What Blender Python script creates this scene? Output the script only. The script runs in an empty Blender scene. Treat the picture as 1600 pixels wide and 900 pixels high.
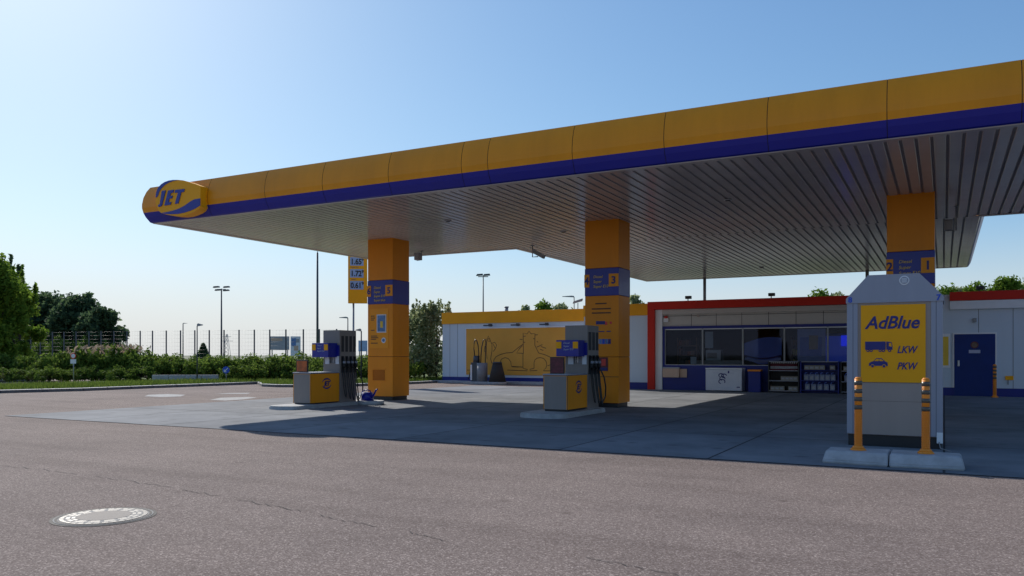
import bpy, bmesh, math, random
import numpy as np
from mathutils import Vector, Matrix
R = math.radians
PI = math.pi
random.seed(7)
S = bpy.context.scene
COL = S.collection

# ------------------------------------------------------------------ survey helpers
# photo measurements turned into station coordinates: X along the canopy front, Y away from the camera side
H, F, CX, HY, YAW = 1.4, 1259.0, 800.0, 555.0, R(28.2)
cs, sn = math.cos(YAW), math.sin(YAW)
def ray(px):
    x = (px - CX) / F
    return cs * x - sn, sn * x + cs
def W(px, py, v):
    ru, rv = ray(px); yc = v / rv
    return ru * yc, H + (HY - py) / F * yc
def G(px, py, z=0.0):
    yc = (H - z) * F / (py - HY); ru, rv = ray(px)
    return ru * yc, rv * yc
def D(px, yc):
    ru, rv = ray(px)
    return ru * yc, rv * yc
def ZA(py, yc):
    return H + (HY - py) / F * yc

# ------------------------------------------------------------------ materials
def nodes(name):
    m = bpy.data.materials.new(name); m.use_nodes = True
    nt = m.node_tree; b = nt.nodes['Principled BSDF']
    return m, nt, b
def mat(name, col, rough=0.6, metal=0.0, var=0.12, scale=3.0, bump=0.0, bscale=60.0, spec=0.5, coat=0.0, streak=False):
    m, nt, b = nodes(name)
    b.inputs['Roughness'].default_value = rough
    b.inputs['Metallic'].default_value = metal
    b.inputs['Specular IOR Level'].default_value = spec
    if coat: b.inputs['Coat Weight'].default_value = coat; b.inputs['Coat Roughness'].default_value = 0.08
    tc = nt.nodes.new('ShaderNodeTexCoord')
    src = tc.outputs['Object']
    if streak:
        mp = nt.nodes.new('ShaderNodeMapping'); mp.inputs['Scale'].default_value = (1, 1, 0.12)
        nt.links.new(src, mp.inputs['Vector']); src = mp.outputs['Vector']
    n = nt.nodes.new('ShaderNodeTexNoise'); n.inputs['Scale'].default_value = scale; n.inputs['Detail'].default_value = 6
    n.inputs['Roughness'].default_value = 0.65
    nt.links.new(src, n.inputs['Vector'])
    r = nt.nodes.new('ShaderNodeValToRGB')
    r.color_ramp.elements[0].position = 0.3; r.color_ramp.elements[1].position = 0.7
    r.color_ramp.elements[0].color = tuple(c * (1 - var) for c in col) + (1,)
    r.color_ramp.elements[1].color = tuple(min(1, c * (1 + var * .6)) for c in col) + (1,)
    nt.links.new(n.outputs['Fac'], r.inputs['Fac'])
    nt.links.new(r.outputs['Color'], b.inputs['Base Color'])
    mr = nt.nodes.new('ShaderNodeMapRange'); mr.inputs['To Min'].default_value = max(0.02, rough - .07); mr.inputs['To Max'].default_value = min(1, rough + .1)
    nt.links.new(n.outputs['Fac'], mr.inputs['Value']); nt.links.new(mr.outputs['Result'], b.inputs['Roughness'])
    if bump:
        n2 = nt.nodes.new('ShaderNodeTexNoise'); n2.inputs['Scale'].default_value = bscale; n2.inputs['Detail'].default_value = 4
        nt.links.new(tc.outputs['Object'], n2.inputs['Vector'])
        bp = nt.nodes.new('ShaderNodeBump'); bp.inputs['Strength'].default_value = bump; bp.inputs['Distance'].default_value = 0.01
        nt.links.new(n2.outputs['Fac'], bp.inputs['Height']); nt.links.new(bp.outputs['Normal'], b.inputs['Normal'])
    return m
def leaf_mat(name, c0, c1, trans=0.35):
    m, nt, b = nodes(name)
    g = nt.nodes.new('ShaderNodeNewGeometry')
    r = nt.nodes.new('ShaderNodeValToRGB')
    r.color_ramp.elements[0].color = tuple(c0) + (1,); r.color_ramp.elements[1].color = tuple(c1) + (1,)
    nt.links.new(g.outputs['Random Per Island'], r.inputs['Fac'])
    nt.links.new(r.outputs['Color'], b.inputs['Base Color']); b.inputs['Roughness'].default_value = 0.75
    b.inputs['Specular IOR Level'].default_value = 0.08
    t = nt.nodes.new('ShaderNodeBsdfTranslucent'); mx = nt.nodes.new('ShaderNodeMixShader'); mx.inputs[0].default_value = trans
    nt.links.new(r.outputs['Color'], t.inputs['Color'])
    nt.links.new(b.outputs[0], mx.inputs[1]); nt.links.new(t.outputs[0], mx.inputs[2])
    nt.links.new(mx.outputs[0], nt.nodes['Material Output'].inputs['Surface'])
    return m
def emit_mat(name, col, s):
    m, nt, b = nodes(name)
    b.inputs['Base Color'].default_value = tuple(col) + (1,)
    b.inputs['Emission Color'].default_value = tuple(col) + (1,); b.inputs['Emission Strength'].default_value = s
    return m
def glass_mat(name, tint=(.75, .8, .85)):
    m, nt, b = nodes(name)
    t = nt.nodes.new('ShaderNodeBsdfTransparent'); t.inputs['Color'].default_value = tuple(tint) + (1,)
    g = nt.nodes.new('ShaderNodeBsdfGlossy'); g.inputs['Roughness'].default_value = 0.03; g.inputs['Color'].default_value = (.22, .24, .34, 1)
    fr = nt.nodes.new('ShaderNodeFresnel'); fr.inputs['IOR'].default_value = 1.5
    mx = nt.nodes.new('ShaderNodeMixShader')
    nt.links.new(fr.outputs[0], mx.inputs[0]); nt.links.new(t.outputs[0], mx.inputs[1]); nt.links.new(g.outputs[0], mx.inputs[2])
    nt.links.new(mx.outputs[0], nt.nodes['Material Output'].inputs['Surface'])
    return m
def asphalt_mat():
    m, nt, b = nodes('asphalt'); N = nt.nodes; L = nt.links
    tc = N.new('ShaderNodeTexCoord')
    fine = N.new('ShaderNodeTexVoronoi'); fine.inputs['Scale'].default_value = 95; fine.feature = 'F1'
    L.new(tc.outputs['Object'], fine.inputs['Vector'])
    r1 = N.new('ShaderNodeValToRGB'); e = r1.color_ramp.elements
    e[0].position = 0.0; e[0].color = (0.129, 0.101, 0.092, 1); e[1].position = 1; e[1].color = (0.432, 0.368, 0.336, 1)
    e2 = r1.color_ramp.elements.new(.45); e2.color = (0.198, 0.158, 0.143, 1)
    e3 = r1.color_ramp.elements.new(.82); e3.color = (0.253, 0.210, 0.191, 1)
    sep = N.new('ShaderNodeSeparateColor'); L.new(fine.outputs['Color'], sep.inputs[0]); L.new(sep.outputs[0], r1.inputs['Fac'])
    big = N.new('ShaderNodeTexNoise'); big.inputs['Scale'].default_value = .45; big.inputs['Detail'].default_value = 8; big.inputs['Roughness'].default_value = .7
    L.new(tc.outputs['Object'], big.inputs['Vector'])
    r2 = N.new('ShaderNodeValToRGB'); r2.color_ramp.elements[0].position = .3; r2.color_ramp.elements[1].position = .7
    r2.color_ramp.elements[0].color = (.80, .79, .79, 1); r2.color_ramp.elements[1].color = (1.10, 1.09, 1.07, 1)
    L.new(big.outputs['Fac'], r2.inputs['Fac'])
    mul = N.new('ShaderNodeMixRGB'); mul.blend_type = 'MULTIPLY'; mul.inputs[0].default_value = 1
    L.new(r1.outputs['Color'], mul.inputs[1]); L.new(r2.outputs['Color'], mul.inputs[2])
    # long dark tyre-worn streaks
    mp = N.new('ShaderNodeMapping'); mp.inputs['Rotation'].default_value = (0, 0, R(8)); mp.inputs['Scale'].default_value = (.12, 1.0, 1)
    L.new(tc.outputs['Object'], mp.inputs['Vector'])
    st = N.new('ShaderNodeTexNoise'); st.inputs['Scale'].default_value = 1.3; st.inputs['Detail'].default_value = 5
    L.new(mp.outputs['Vector'], st.inputs['Vector'])
    r3 = N.new('ShaderNodeValToRGB'); r3.color_ramp.elements[0].position = .34; r3.color_ramp.elements[0].color = (.62, .60, .60, 1)
    r3.color_ramp.elements[1].position = .52; r3.color_ramp.elements[1].color = (1, 1, 1, 1)
    L.new(st.outputs['Fac'], r3.inputs['Fac'])
    mu2 = N.new('ShaderNodeMixRGB'); mu2.blend_type = 'MULTIPLY'; mu2.inputs[0].default_value = .42
    L.new(mul.outputs[0], mu2.inputs[1]); L.new(r3.outputs['Color'], mu2.inputs[2])
    # oil drips and small dark spots
    sp = N.new('ShaderNodeTexVoronoi'); sp.inputs['Scale'].default_value = 1.15; L.new(tc.outputs['Object'], sp.inputs['Vector'])
    wn = N.new('ShaderNodeTexNoise'); wn.inputs['Scale'].default_value = 14; L.new(tc.outputs['Object'], wn.inputs['Vector'])
    ad_ = N.new('ShaderNodeMath'); ad_.operation = 'MULTIPLY_ADD'; ad_.inputs[1].default_value = .09; L.new(wn.outputs['Fac'], ad_.inputs[0]); L.new(sp.outputs['Distance'], ad_.inputs[2])
    r4 = N.new('ShaderNodeValToRGB'); r4.color_ramp.elements[0].position = .07; r4.color_ramp.elements[0].color = (.62, .60, .60, 1)
    r4.color_ramp.elements[1].position = .13; r4.color_ramp.elements[1].color = (1, 1, 1, 1); L.new(ad_.outputs[0], r4.inputs['Fac'])
    mu3 = N.new('ShaderNodeMixRGB'); mu3.blend_type = 'MULTIPLY'; mu3.inputs[0].default_value = .8
    L.new(mu2.outputs[0], mu3.inputs[1]); L.new(r4.outputs['Color'], mu3.inputs[2]); mu2 = mu3
    L.new(mu2.outputs[0], b.inputs['Base Color']); b.inputs['Roughness'].default_value = .95; b.inputs['Specular IOR Level'].default_value = .2
    bp = N.new('ShaderNodeBump'); bp.inputs['Strength'].default_value = .5; bp.inputs['Distance'].default_value = .004
    L.new(fine.outputs['Distance'], bp.inputs['Height']); L.new(bp.outputs['Normal'], b.inputs['Normal'])
    return m
def slab_mat():
    m, nt, b = nodes('slab_concrete'); N = nt.nodes; L = nt.links
    tc = N.new('ShaderNodeTexCoord')
    n1 = N.new('ShaderNodeTexNoise'); n1.inputs['Scale'].default_value = .5; n1.inputs['Detail'].default_value = 9; n1.inputs['Roughness'].default_value = .68
    L.new(tc.outputs['Object'], n1.inputs['Vector'])
    r = N.new('ShaderNodeValToRGB'); e = r.color_ramp.elements
    e[0].position = .3; e[0].color = (.140, .152, .168, 1); e[1].position = .72; e[1].color = (.282, .298, .318, 1)
    L.new(n1.outputs['Fac'], r.inputs['Fac'])
    sp = N.new('ShaderNodeTexVoronoi'); sp.inputs['Scale'].default_value = 1.7; L.new(tc.outputs['Object'], sp.inputs['Vector'])
    r2 = N.new('ShaderNodeValToRGB'); r2.color_ramp.elements[0].position = .04; r2.color_ramp.elements[0].color = (.42, .42, .44, 1)
    r2.color_ramp.elements[1].position = .22; r2.color_ramp.elements[1].color = (1, 1, 1, 1)
    L.new(sp.outputs['Distance'], r2.inputs['Fac'])
    g = N.new('ShaderNodeNewGeometry')
    mr = N.new('ShaderNodeMapRange'); mr.inputs['To Min'].default_value = .82; mr.inputs['To Max'].default_value = 1.08
    L.new(g.outputs['Random Per Island'], mr.inputs['Value'])
    mu = N.new('ShaderNodeMixRGB'); mu.blend_type = 'MULTIPLY'; mu.inputs[0].default_value = .6
    L.new(r.outputs['Color'], mu.inputs[1]); L.new(r2.outputs['Color'], mu.inputs[2])
    m3 = N.new('ShaderNodeMixRGB'); m3.blend_type = 'MULTIPLY'; m3.inputs[0].default_value = 1
    L.new(mu.outputs[0], m3.inputs[1]); L.new(mr.outputs['Result'], m3.inputs[2])
    L.new(m3.outputs[0], b.inputs['Base Color']); b.inputs['Roughness'].default_value = .9; b.inputs['Specular IOR Level'].default_value = .2
    n2 = N.new('ShaderNodeTexNoise'); n2.inputs['Scale'].default_value = 90; L.new(tc.outputs['Object'], n2.inputs['Vector'])
    bp = N.new('ShaderNodeBump'); bp.inputs['Strength'].default_value = .25; bp.inputs['Distance'].default_value = .004
    L.new(n2.outputs['Fac'], bp.inputs['Height']); L.new(bp.outputs['Normal'], b.inputs['Normal'])
    return m

M = {}
M['asphalt'] = asphalt_mat()
M['slab'] = slab_mat()
M['joint'] = mat('joint_filler', (.03, .03, .032), .8)
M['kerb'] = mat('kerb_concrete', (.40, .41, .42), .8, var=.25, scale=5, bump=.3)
M['kerbdark'] = mat('dark_kerb_concrete', (.16, .155, .15), .85, var=.3, scale=4, bump=.3)
M['earth'] = mat('earth', (.10, .10, .05), .95, var=.4, scale=.6, bump=.4)
M['verge'] = mat('verge_grass', (.10, .16, .03), .95, var=.45, scale=1.5, bump=.5)
M['far'] = mat('far_field', (.12, .14, .07), .95, var=.3, scale=.02)
M['paint'] = mat('road_paint', (.42, .42, .41), .9, var=.3, spec=.2, scale=9)
M['yellow'] = mat('yellow_panel', (.88, .315, .004), .40, var=.10, scale=1.6, spec=.35, streak=True)
M['yellow2'] = mat('yellow_sheet', (.80, .26, .006), .40, var=.10, scale=1.8, spec=.3, streak=True)
M['mural'] = mat('mural_sheet', (.74, .36, .055), .5, var=.08, scale=.8, spec=.3)
M['niche'] = mat('niche_shade_tone', (.46, .13, .006), .5, var=.1, spec=.2)
M['yellow3'] = mat('yellow_roof_band', (.88, .37, .005), .45, var=.08, scale=1.2, spec=.3)
M['patch'] = mat('asphalt_seam', (.085, .07, .066), .95, var=.3, scale=20)
M['ypaper'] = mat('yellow_sign_face', (1.0, .42, .006), .5, var=.04, spec=.25)
M['blue'] = mat('blue_panel', (.004, .010, .27), .34, var=.07, scale=1.5, coat=.08)
M['bluedk'] = mat('blue_wall_paint', (.006, .016, .20), .5, var=.12, scale=1.2)
M['white'] = mat('white_cladding', (.58, .66, .74), .5, var=.07, scale=.7, streak=True)
M['cream'] = mat('cream_panel', (.52, .48, .44), .5, var=.06)
M['white2'] = mat('white_trim', (.78, .79, .8), .45, var=.05)
M['red'] = mat('red_frame', (.60, .025, .012), .5, var=.06, scale=1, spec=.25)
M['soffit'] = mat('soffit_panel', (.62, .55, .50), .17, var=.10, scale=.5)
M['ribgap'] = mat('ceiling_groove', (.27, .24, .23), .6, var=.15)
M['void'] = mat('dark_gap', (.035, .03, .028), .8)
M['grey'] = mat('grey_metal', (.36, .29, .25), .42, metal=.1, var=.08, scale=2, streak=True)
M['pgrey'] = mat('pump_casing', (.25, .215, .195), .45, var=.12, scale=3, streak=True)
M['doorblue'] = mat('door_paint', (.006, .028, .17), .5, var=.15, scale=1.5, spec=.3)
M['carton'] = mat('carton', (.28, .25, .20), .6, var=.3, scale=9)
M['jug'] = mat('canister_plastic', (.22, .26, .40), .45, var=.2, scale=7)
M['labelp'] = mat('goods_label', (.38, .39, .42), .6, var=.4, scale=22)
M['grey2'] = mat('light_grey_metal', (.32, .33, .39), .42, metal=.1, var=.08, scale=2, streak=True)
M['brush'] = mat('brushed_steel', (.50, .50, .52), .35, metal=.6, var=.06)
M['galv'] = mat('galvanised_steel', (.30, .31, .32), .5, metal=.4, var=.15, scale=3)
M['tank'] = mat('tank_paint', (.24, .25, .27), .6, var=.2, scale=4)
M['dkpole'] = mat('dark_pole', (.05, .06, .075), .5, var=.15)
M['black'] = mat('black_plastic', (.018, .018, .02), .45, var=.2)
M['rubber'] = mat('rubber_hose', (.012, .012, .013), .38, var=.1)
M['orange'] = mat('orange_plastic', (.85, .27, .02), .5, var=.1, scale=5)
M['band'] = mat('reflective_band', (.10, .09, .07), .3, var=.1)
M['line'] = mat('brown_line', (.12, .05, .015), .6)
M['text'] = mat('blue_lettering', (.02, .022, .18), .5)
M['ltext'] = mat('pale_lettering', (.45, .47, .62), .5)
M['ytext'] = mat('yellow_lettering', (.85, .55, .05), .5)
M['lcd'] = mat('price_display', (.30, .42, .62), .3)
M['paper'] = mat('paper', (.72, .74, .78), .6, var=.05)
M['pic'] = mat('poster_picture', (.10, .22, .48), .4, var=.6, scale=6)
M['oran2'] = mat('orange_notice', (.50, .11, .02), .5, var=.4, scale=8)
M['maroon'] = mat('maroon_print', (.14, .02, .03), .5, var=.6, scale=14)
M['bark'] = mat('bark', (.12, .09, .065), .9, var=.4, scale=6, bump=.6)
M['trunkd'] = mat('dark_bark', (.07, .055, .045), .9, var=.3, scale=6)
M['leafA'] = leaf_mat('leaf_bright', (.06, .12, .015), (.20, .30, .04), .5)
M['leafB'] = leaf_mat('leaf_dark', (.045, .085, .05), (.11, .17, .07), .5)
M['leafC'] = leaf_mat('leaf_hedge', (.05, .095, .018), (.21, .30, .05), .4)
M['leafD'] = leaf_mat('leaf_silver', (.13, .18, .07), (.48, .52, .30), .5)
M['leafE'] = leaf_mat('leaf_bramble', (.04, .085, .015), (.18, .26, .045), .38)
M['plume'] = leaf_mat('plume_pink', (.26, .19, .14), (.42, .34, .27), .4)
M['blade'] = leaf_mat('grass_blade', (.07, .12, .02), (.17, .23, .045), .4)
M['glass'] = glass_mat('window_glass')
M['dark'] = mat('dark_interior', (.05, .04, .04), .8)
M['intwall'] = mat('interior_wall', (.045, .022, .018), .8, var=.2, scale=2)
M['bluelit'] = emit_mat('lit_cooler_panel', (.04, .10, .8), .10)
M['bluelit2'] = emit_mat('lit_cooler_lamp', (.01, .03, 1.0), .55)
M['banner'] = mat('blue_banner', (.14, .24, .8), .4, var=.15, scale=2)
M['banner2'] = mat('pale_banner', (.42, .44, .8), .4, var=.1, scale=2)
M['wood'] = mat('warm_wood', (.35, .14, .05), .5, var=.3, scale=4)
M['freezer'] = mat('white_enamel', (.62, .64, .72), .3, var=.06)
M['beige'] = mat('beige_metal', (.62, .42, .30), .5, var=.08)
M['redp'] = mat('red_print', (.7, .04, .03), .4)
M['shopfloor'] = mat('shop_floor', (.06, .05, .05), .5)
M['roof'] = mat('roof_felt', (.12, .12, .12), .9, var=.2)
M['iron'] = mat('cast_iron', (.15, .145, .14), .7, metal=.1, var=.2, scale=12, bump=.4)
M['ironlt'] = mat('worn_rim', (.31, .305, .29), .85, metal=.0, spec=.2, var=.15, scale=15)
M['mholec'] = mat('manhole_concrete', (.25, .225, .20), .8, var=.12, scale=14, bump=.4)
M['board'] = mat('billboard_back', (.36, .36, .38), .6, var=.1, scale=.8)
M['signblue'] = mat('traffic_blue', (.01, .08, .55), .4)
M['rust'] = mat('rusty_plate', (.2, .13, .09), .7, var=.4, scale=8)

# ------------------------------------------------------------------ mesh helpers
class MB:
    def __init__(s): s.bm = bmesh.new(); s.mats = []
    def mi(s, m):
        if m not in s.mats: s.mats.append(m)
        return s.mats.index(m)
    def _set(s, faces, m):
        i = s.mi(m)
        for f in faces: f.material_index = i
    def face(s, pts, m):
        vs = [s.bm.verts.new(p) for p in pts]
        try: f = s.bm.faces.new(vs)
        except ValueError: return
        s._set([f], m)
    def box(s, x0, x1, y0, y1, z0, z1, m, bev=0.0, seg=2):
        if x0 > x1: x0, x1 = x1, x0
        if y0 > y1: y0, y1 = y1, y0
        vs = [s.bm.verts.new(p) for p in ((x0,y0,z0),(x1,y0,z0),(x1,y1,z0),(x0,y1,z0),(x0,y0,z1),(x1,y0,z1),(x1,y1,z1),(x0,y1,z1))]
        fs = [s.bm.faces.new([vs[i] for i in q]) for q in ((3,2,1,0),(4,5,6,7),(0,1,5,4),(1,2,6,5),(2,3,7,6),(3,0,4,7))]
        s._set(fs, m)
        if bev:
            es = list({e for f in fs for e in f.edges})
            bmesh.ops.bevel(s.bm, geom=es, offset=bev, segments=seg, affect='EDGES', profile=.6)
        return s
    def prism(s, poly, a0, a1, m, axis='y', m2=None):
        # poly in (x,z) when axis y ; (x,y) when axis z ; (y,z) when axis x
        def P(p, a):
            if axis == 'y': return (p[0], a, p[1])
            if axis == 'z': return (p[0], p[1], a)
            return (a, p[0], p[1])
        A = [s.bm.verts.new(P(p, a0)) for p in poly]; B = [s.bm.verts.new(P(p, a1)) for p in poly]
        n = len(poly); fs = []
        f1 = s.bm.faces.new(A); f2 = s.bm.faces.new(list(reversed(B)))
        for i in range(n):
            j = (i + 1) % n
            fs.append(s.bm.faces.new([A[i], B[i], B[j], A[j]]))
        s._set([f1, f2], m); s._set(fs, m2 or m)
        return s
    def cyl(s, c, r, z0, z1, m, n=20, r2=None):
        r2 = r if r2 is None else r2
        A = [s.bm.verts.new((c[0] + r*math.cos(2*PI*i/n), c[1] + r*math.sin(2*PI*i/n), z0)) for i in range(n)]
        B = [s.bm.verts.new((c[0] + r2*math.cos(2*PI*i/n), c[1] + r2*math.sin(2*PI*i/n), z1)) for i in range(n)]
        fs = [s.bm.faces.new([A[i], A[(i+1)%n], B[(i+1)%n], B[i]]) for i in range(n)]
        for f in fs: f.smooth = True
        fs += [s.bm.faces.new(list(reversed(A))), s.bm.faces.new(B)]
        s._set(fs, m); return s
    def tube(s, pts, r, m, n=8, r_end=None):
        pts = [Vector(p) for p in pts]; K = len(pts); rings = []
        for k, p in enumerate(pts):
            d = (pts[min(k+1, K-1)] - pts[max(k-1, 0)])
            if d.length < 1e-9: d = Vector((0, 0, 1))
            d.normalize()
            a = d.cross(Vector((0, 0, 1)));
            if a.length < .05: a = d.cross(Vector((0, 1, 0)))
            a.normalize(); b = d.cross(a)
            rr = r if r_end is None else r + (r_end - r) * k / (K - 1)
            rings.append([s.bm.verts.new(p + a*rr*math.cos(2*PI*i/n) + b*rr*math.sin(2*PI*i/n)) for i in range(n)])
        fs = []
        for k in range(K-1):
            for i in range(n):
                f = s.bm.faces.new([rings[k][i], rings[k][(i+1)%n], rings[k+1][(i+1)%n], rings[k+1][i]]); f.smooth = True; fs.append(f)
        fs += [s.bm.faces.new(rings[0]), s.bm.faces.new(list(reversed(rings[-1])))]
        s._set(fs, m); return s
    def disc(s, c, r, y, m, n=24, rx=None):       # disc facing -y
        rx = rx or r
        s.prism([(c[0] + rx*math.cos(2*PI*i/n), c[1] + r*math.sin(2*PI*i/n)) for i in range(n)], y, y - .006, m)
        return s
    def ribbon(s, pts, w, y, m, t=.004):           # flat painted line in the xz plane facing -y
        pts = [Vector((p[0], 0, p[1])) for p in pts]; K = len(pts)
        L = []
        for k, p in enumerate(pts):
            d = pts[min(k+1, K-1)] - pts[max(k-1, 0)]
            if d.length < 1e-9: d = Vector((1, 0, 0))
            d.normalize(); nrm = Vector((-d.z, 0, d.x)) * w/2
            L.append((s.bm.verts.new((p.x+nrm.x, y, p.z+nrm.z)), s.bm.verts.new((p.x-nrm.x, y, p.z-nrm.z))))
        fs = [s.bm.faces.new([L[k][0], L[k][1], L[k+1][1], L[k+1][0]]) for k in range(K-1)]
        s._set(fs, m); return s
    def build(s, name, parent=None, loc=None, recalc=True):
        if recalc: bmesh.ops.recalc_face_normals(s.bm, faces=s.bm.faces)
        me = bpy.data.meshes.new(name); s.bm.to_mesh(me); s.bm.free()
        for m in s.mats: me.materials.append(M[m])
        o = bpy.data.objects.new(name, me); COL.objects.link(o)
        if parent: o.parent = parent
        if loc: o.location = loc
        return o
def tag(o, label=None, cat=None, group=None, kind=None):
    if label: o['label'] = label
    if cat: o['category'] = cat
    if group: o['group'] = group
    if kind: o['kind'] = kind
    return o
def thing(name, loc, label, cat, group=None, rz=0):
    o = bpy.data.objects.new(name, None); o.empty_display_size = .2; COL.objects.link(o)
    o.location = loc; o.rotation_euler = (0, 0, rz)
    return tag(o, label, cat, group)
def copy_tree(o, parent=None):
    c = o.copy(); COL.objects.link(c)
    if parent: c.parent = parent
    for ch in o.children: copy_tree(ch, c)
    return c
def text_verts(body, size, shear=0.0, bold=0.0, align='LEFT', spacing=1.0):
    cu = bpy.data.curves.new('t', 'FONT'); cu.body = body; cu.size = size; cu.shear = shear; cu.offset = bold
    cu.align_x = align; cu.space_character = spacing; cu.extrude = .002; cu.resolution_u = 3
    ob = bpy.data.objects.new('t', cu); COL.objects.link(ob)
    dg = bpy.context.evaluated_depsgraph_get(); dg.update()
    me = bpy.data.meshes.new_from_object(ob.evaluated_get(dg))
    bpy.data.objects.remove(ob); bpy.data.curves.remove(cu)
    return me
def text(body, size, origin, m, parent, xdir=(1,0,0), ydir=(0,0,1), shear=0.0, bold=0.0, align='LEFT', fit=None, name='lettering', spacing=1.0):
    me = text_verts(body, size, shear, bold, align, spacing)
    X, Y = Vector(xdir), Vector(ydir); Z = X.cross(Y)
    sx = 1.0
    if fit:
        xs = [v.co.x for v in me.vertices]; sx = fit / (max(xs) - min(xs))
    for v in me.vertices:
        c = v.co.copy(); v.co = Vector(origin) + X*c.x*sx + Y*c.y + Z*(c.z + .003)
    me.materials.append(M[m]); me.name = name
    o = bpy.data.objects.new(name, me); COL.objects.link(o); o.parent = parent
    return o

def leaf_object(name, pts, size, m, parent=None, flat=0.0, rng=None, aspect=1.7):
    rng = rng or np.random.default_rng(1)
    n = len(pts); a = rng.normal(size=(n, 3)); a /= np.linalg.norm(a, axis=1)[:, None]
    b = rng.normal(size=(n, 3)); b -= (b*a).sum(1)[:, None]*a; b /= np.linalg.norm(b, axis=1)[:, None]
    sz = (size*(.6 + .8*rng.random(n)))[:, None]
    A = a*sz*.5*aspect; B = b*sz*.5
    v = np.stack([pts - A, pts + B*.9, pts + A, pts - B*.9], 1).reshape(-1, 3)
    me = bpy.data.meshes.new(name)
    me.vertices.add(4*n); me.vertices.foreach_set('co', v.astype(np.float32).ravel())
    me.loops.add(4*n); me.loops.foreach_set('vertex_index', np.arange(4*n, dtype=np.int32))
    me.polygons.add(n); me.polygons.foreach_set('loop_start', np.arange(0, 4*n, 4, dtype=np.int32)); me.polygons.foreach_set('loop_total', np.full(n, 4, dtype=np.int32))
    me.update(calc_edges=True); me.materials.append(M[m])
    o = bpy.data.objects.new(name, me); COL.objects.link(o)
    if parent: o.parent = parent
    return o
def clump_points(rng, centers, radii, per, shell=.55, squash=.8):
    out = []
    for c, r in zip(centers, radii):
        k = int(per*(r*r)); d = rng.normal(size=(k, 3)); d /= np.linalg.norm(d, axis=1)[:, None]
        rr = r*(shell + (1-shell)*rng.random(k)**.7)*(1 + .18*rng.normal(size=k))
        p = np.array(c) + d*rr[:, None]*np.array([1, 1, squash]); out.append(p)
    return np.concatenate(out)

# ------------------------------------------------------------------ world, sun, camera
w = bpy.data.worlds.new('World'); S.world = w; w.use_nodes = True
nt = w.node_tree; bg = nt.nodes['Background']
sky = nt.nodes.new('ShaderNodeTexSky'); sky.sky_type = 'NISHITA'; sky.sun_disc = False
Lt = Vector((1.31, -.675, -1.0))          # direction the light travels, read from the canopy shadow
elev = math.atan2(1.0, math.hypot(Lt.x, Lt.y))
sky.sun_elevation = elev; sky.sun_rotation = math.atan2(-Lt.x, -Lt.y)
sky.altitude = 300; sky.air_density = 1.0; sky.dust_density = .75; sky.ozone_density = 3.0
# clear blue summer sky, whitening into haze close to the horizon
tint = nt.nodes.new('ShaderNodeMixRGB'); tint.blend_type = 'MULTIPLY'; tint.inputs[0].default_value = 1; tint.inputs[2].default_value = (1.33, 1.76, 2.28, 1)
nt.links.new(sky.outputs[0], tint.inputs[1])
kn = nt.nodes.new('ShaderNodeMixRGB'); kn.blend_type = 'MULTIPLY'; kn.inputs[0].default_value = 1; kn.inputs[2].default_value = (.026, .033, .038, 1)
ka = nt.nodes.new('ShaderNodeMixRGB'); ka.blend_type = 'ADD'; ka.inputs[0].default_value = 1; ka.inputs[2].default_value = (1, 1, 1, 1)
kd_ = nt.nodes.new('ShaderNodeMixRGB'); kd_.blend_type = 'DIVIDE'; kd_.inputs[0].default_value = 1
nt.links.new(tint.outputs[0], kn.inputs[1]); nt.links.new(kn.outputs[0], ka.inputs[1]); nt.links.new(tint.outputs[0], kd_.inputs[1]); nt.links.new(ka.outputs[0], kd_.inputs[2])
tcw = nt.nodes.new('ShaderNodeTexCoord'); sp = nt.nodes.new('ShaderNodeSeparateXYZ'); nt.links.new(tcw.outputs['Generated'], sp.inputs[0])
hz = nt.nodes.new('ShaderNodeMapRange'); hz.interpolation_type = 'SMOOTHERSTEP'; hz.inputs['From Min'].default_value = -.05; hz.inputs['From Max'].default_value = .19
hz.inputs['To Min'].default_value = 1.0; hz.inputs['To Max'].default_value = 0
nt.links.new(sp.outputs['Z'], hz.inputs['Value'])
hm = nt.nodes.new('ShaderNodeMixRGB'); hm.inputs[2].default_value = (8.3, 8.55, 8.7, 1)
nt.links.new(hz.outputs['Result'], hm.inputs[0]); nt.links.new(kd_.outputs[0], hm.inputs[1])
nt.links.new(hm.outputs[0], bg.inputs[0]); bg.inputs[1].default_value = .085
sl = bpy.data.lights.new('sun', 'SUN'); sl.energy = 4.7; sl.angle = R(.53); sl.color = (1, .93, .84)
so = bpy.data.objects.new('sun', sl); COL.objects.link(so); so.rotation_euler = Lt.to_track_quat('-Z', 'Y').to_euler(); so.location = (-20, 10, 40)
cd = bpy.data.cameras.new('camera'); co = bpy.data.objects.new('camera', cd); COL.objects.link(co)
co.location = (0, 0, H); co.rotation_euler = (R(90), 0, YAW); cd.sensor_width = 36; cd.lens = 36*F/1600
cd.shift_y = (HY - 450)/1600; cd.clip_end = 6000; cd.clip_start = .05
S.camera = co
S.view_settings.view_transform = 'Standard'; S.view_settings.look = 'None'; S.view_settings.exposure = 0; S.view_settings.gamma = 1
S.view_settings.use_curve_mapping = False
S.render.resolution_x = 1024; S.render.resolution_y = 576

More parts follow.
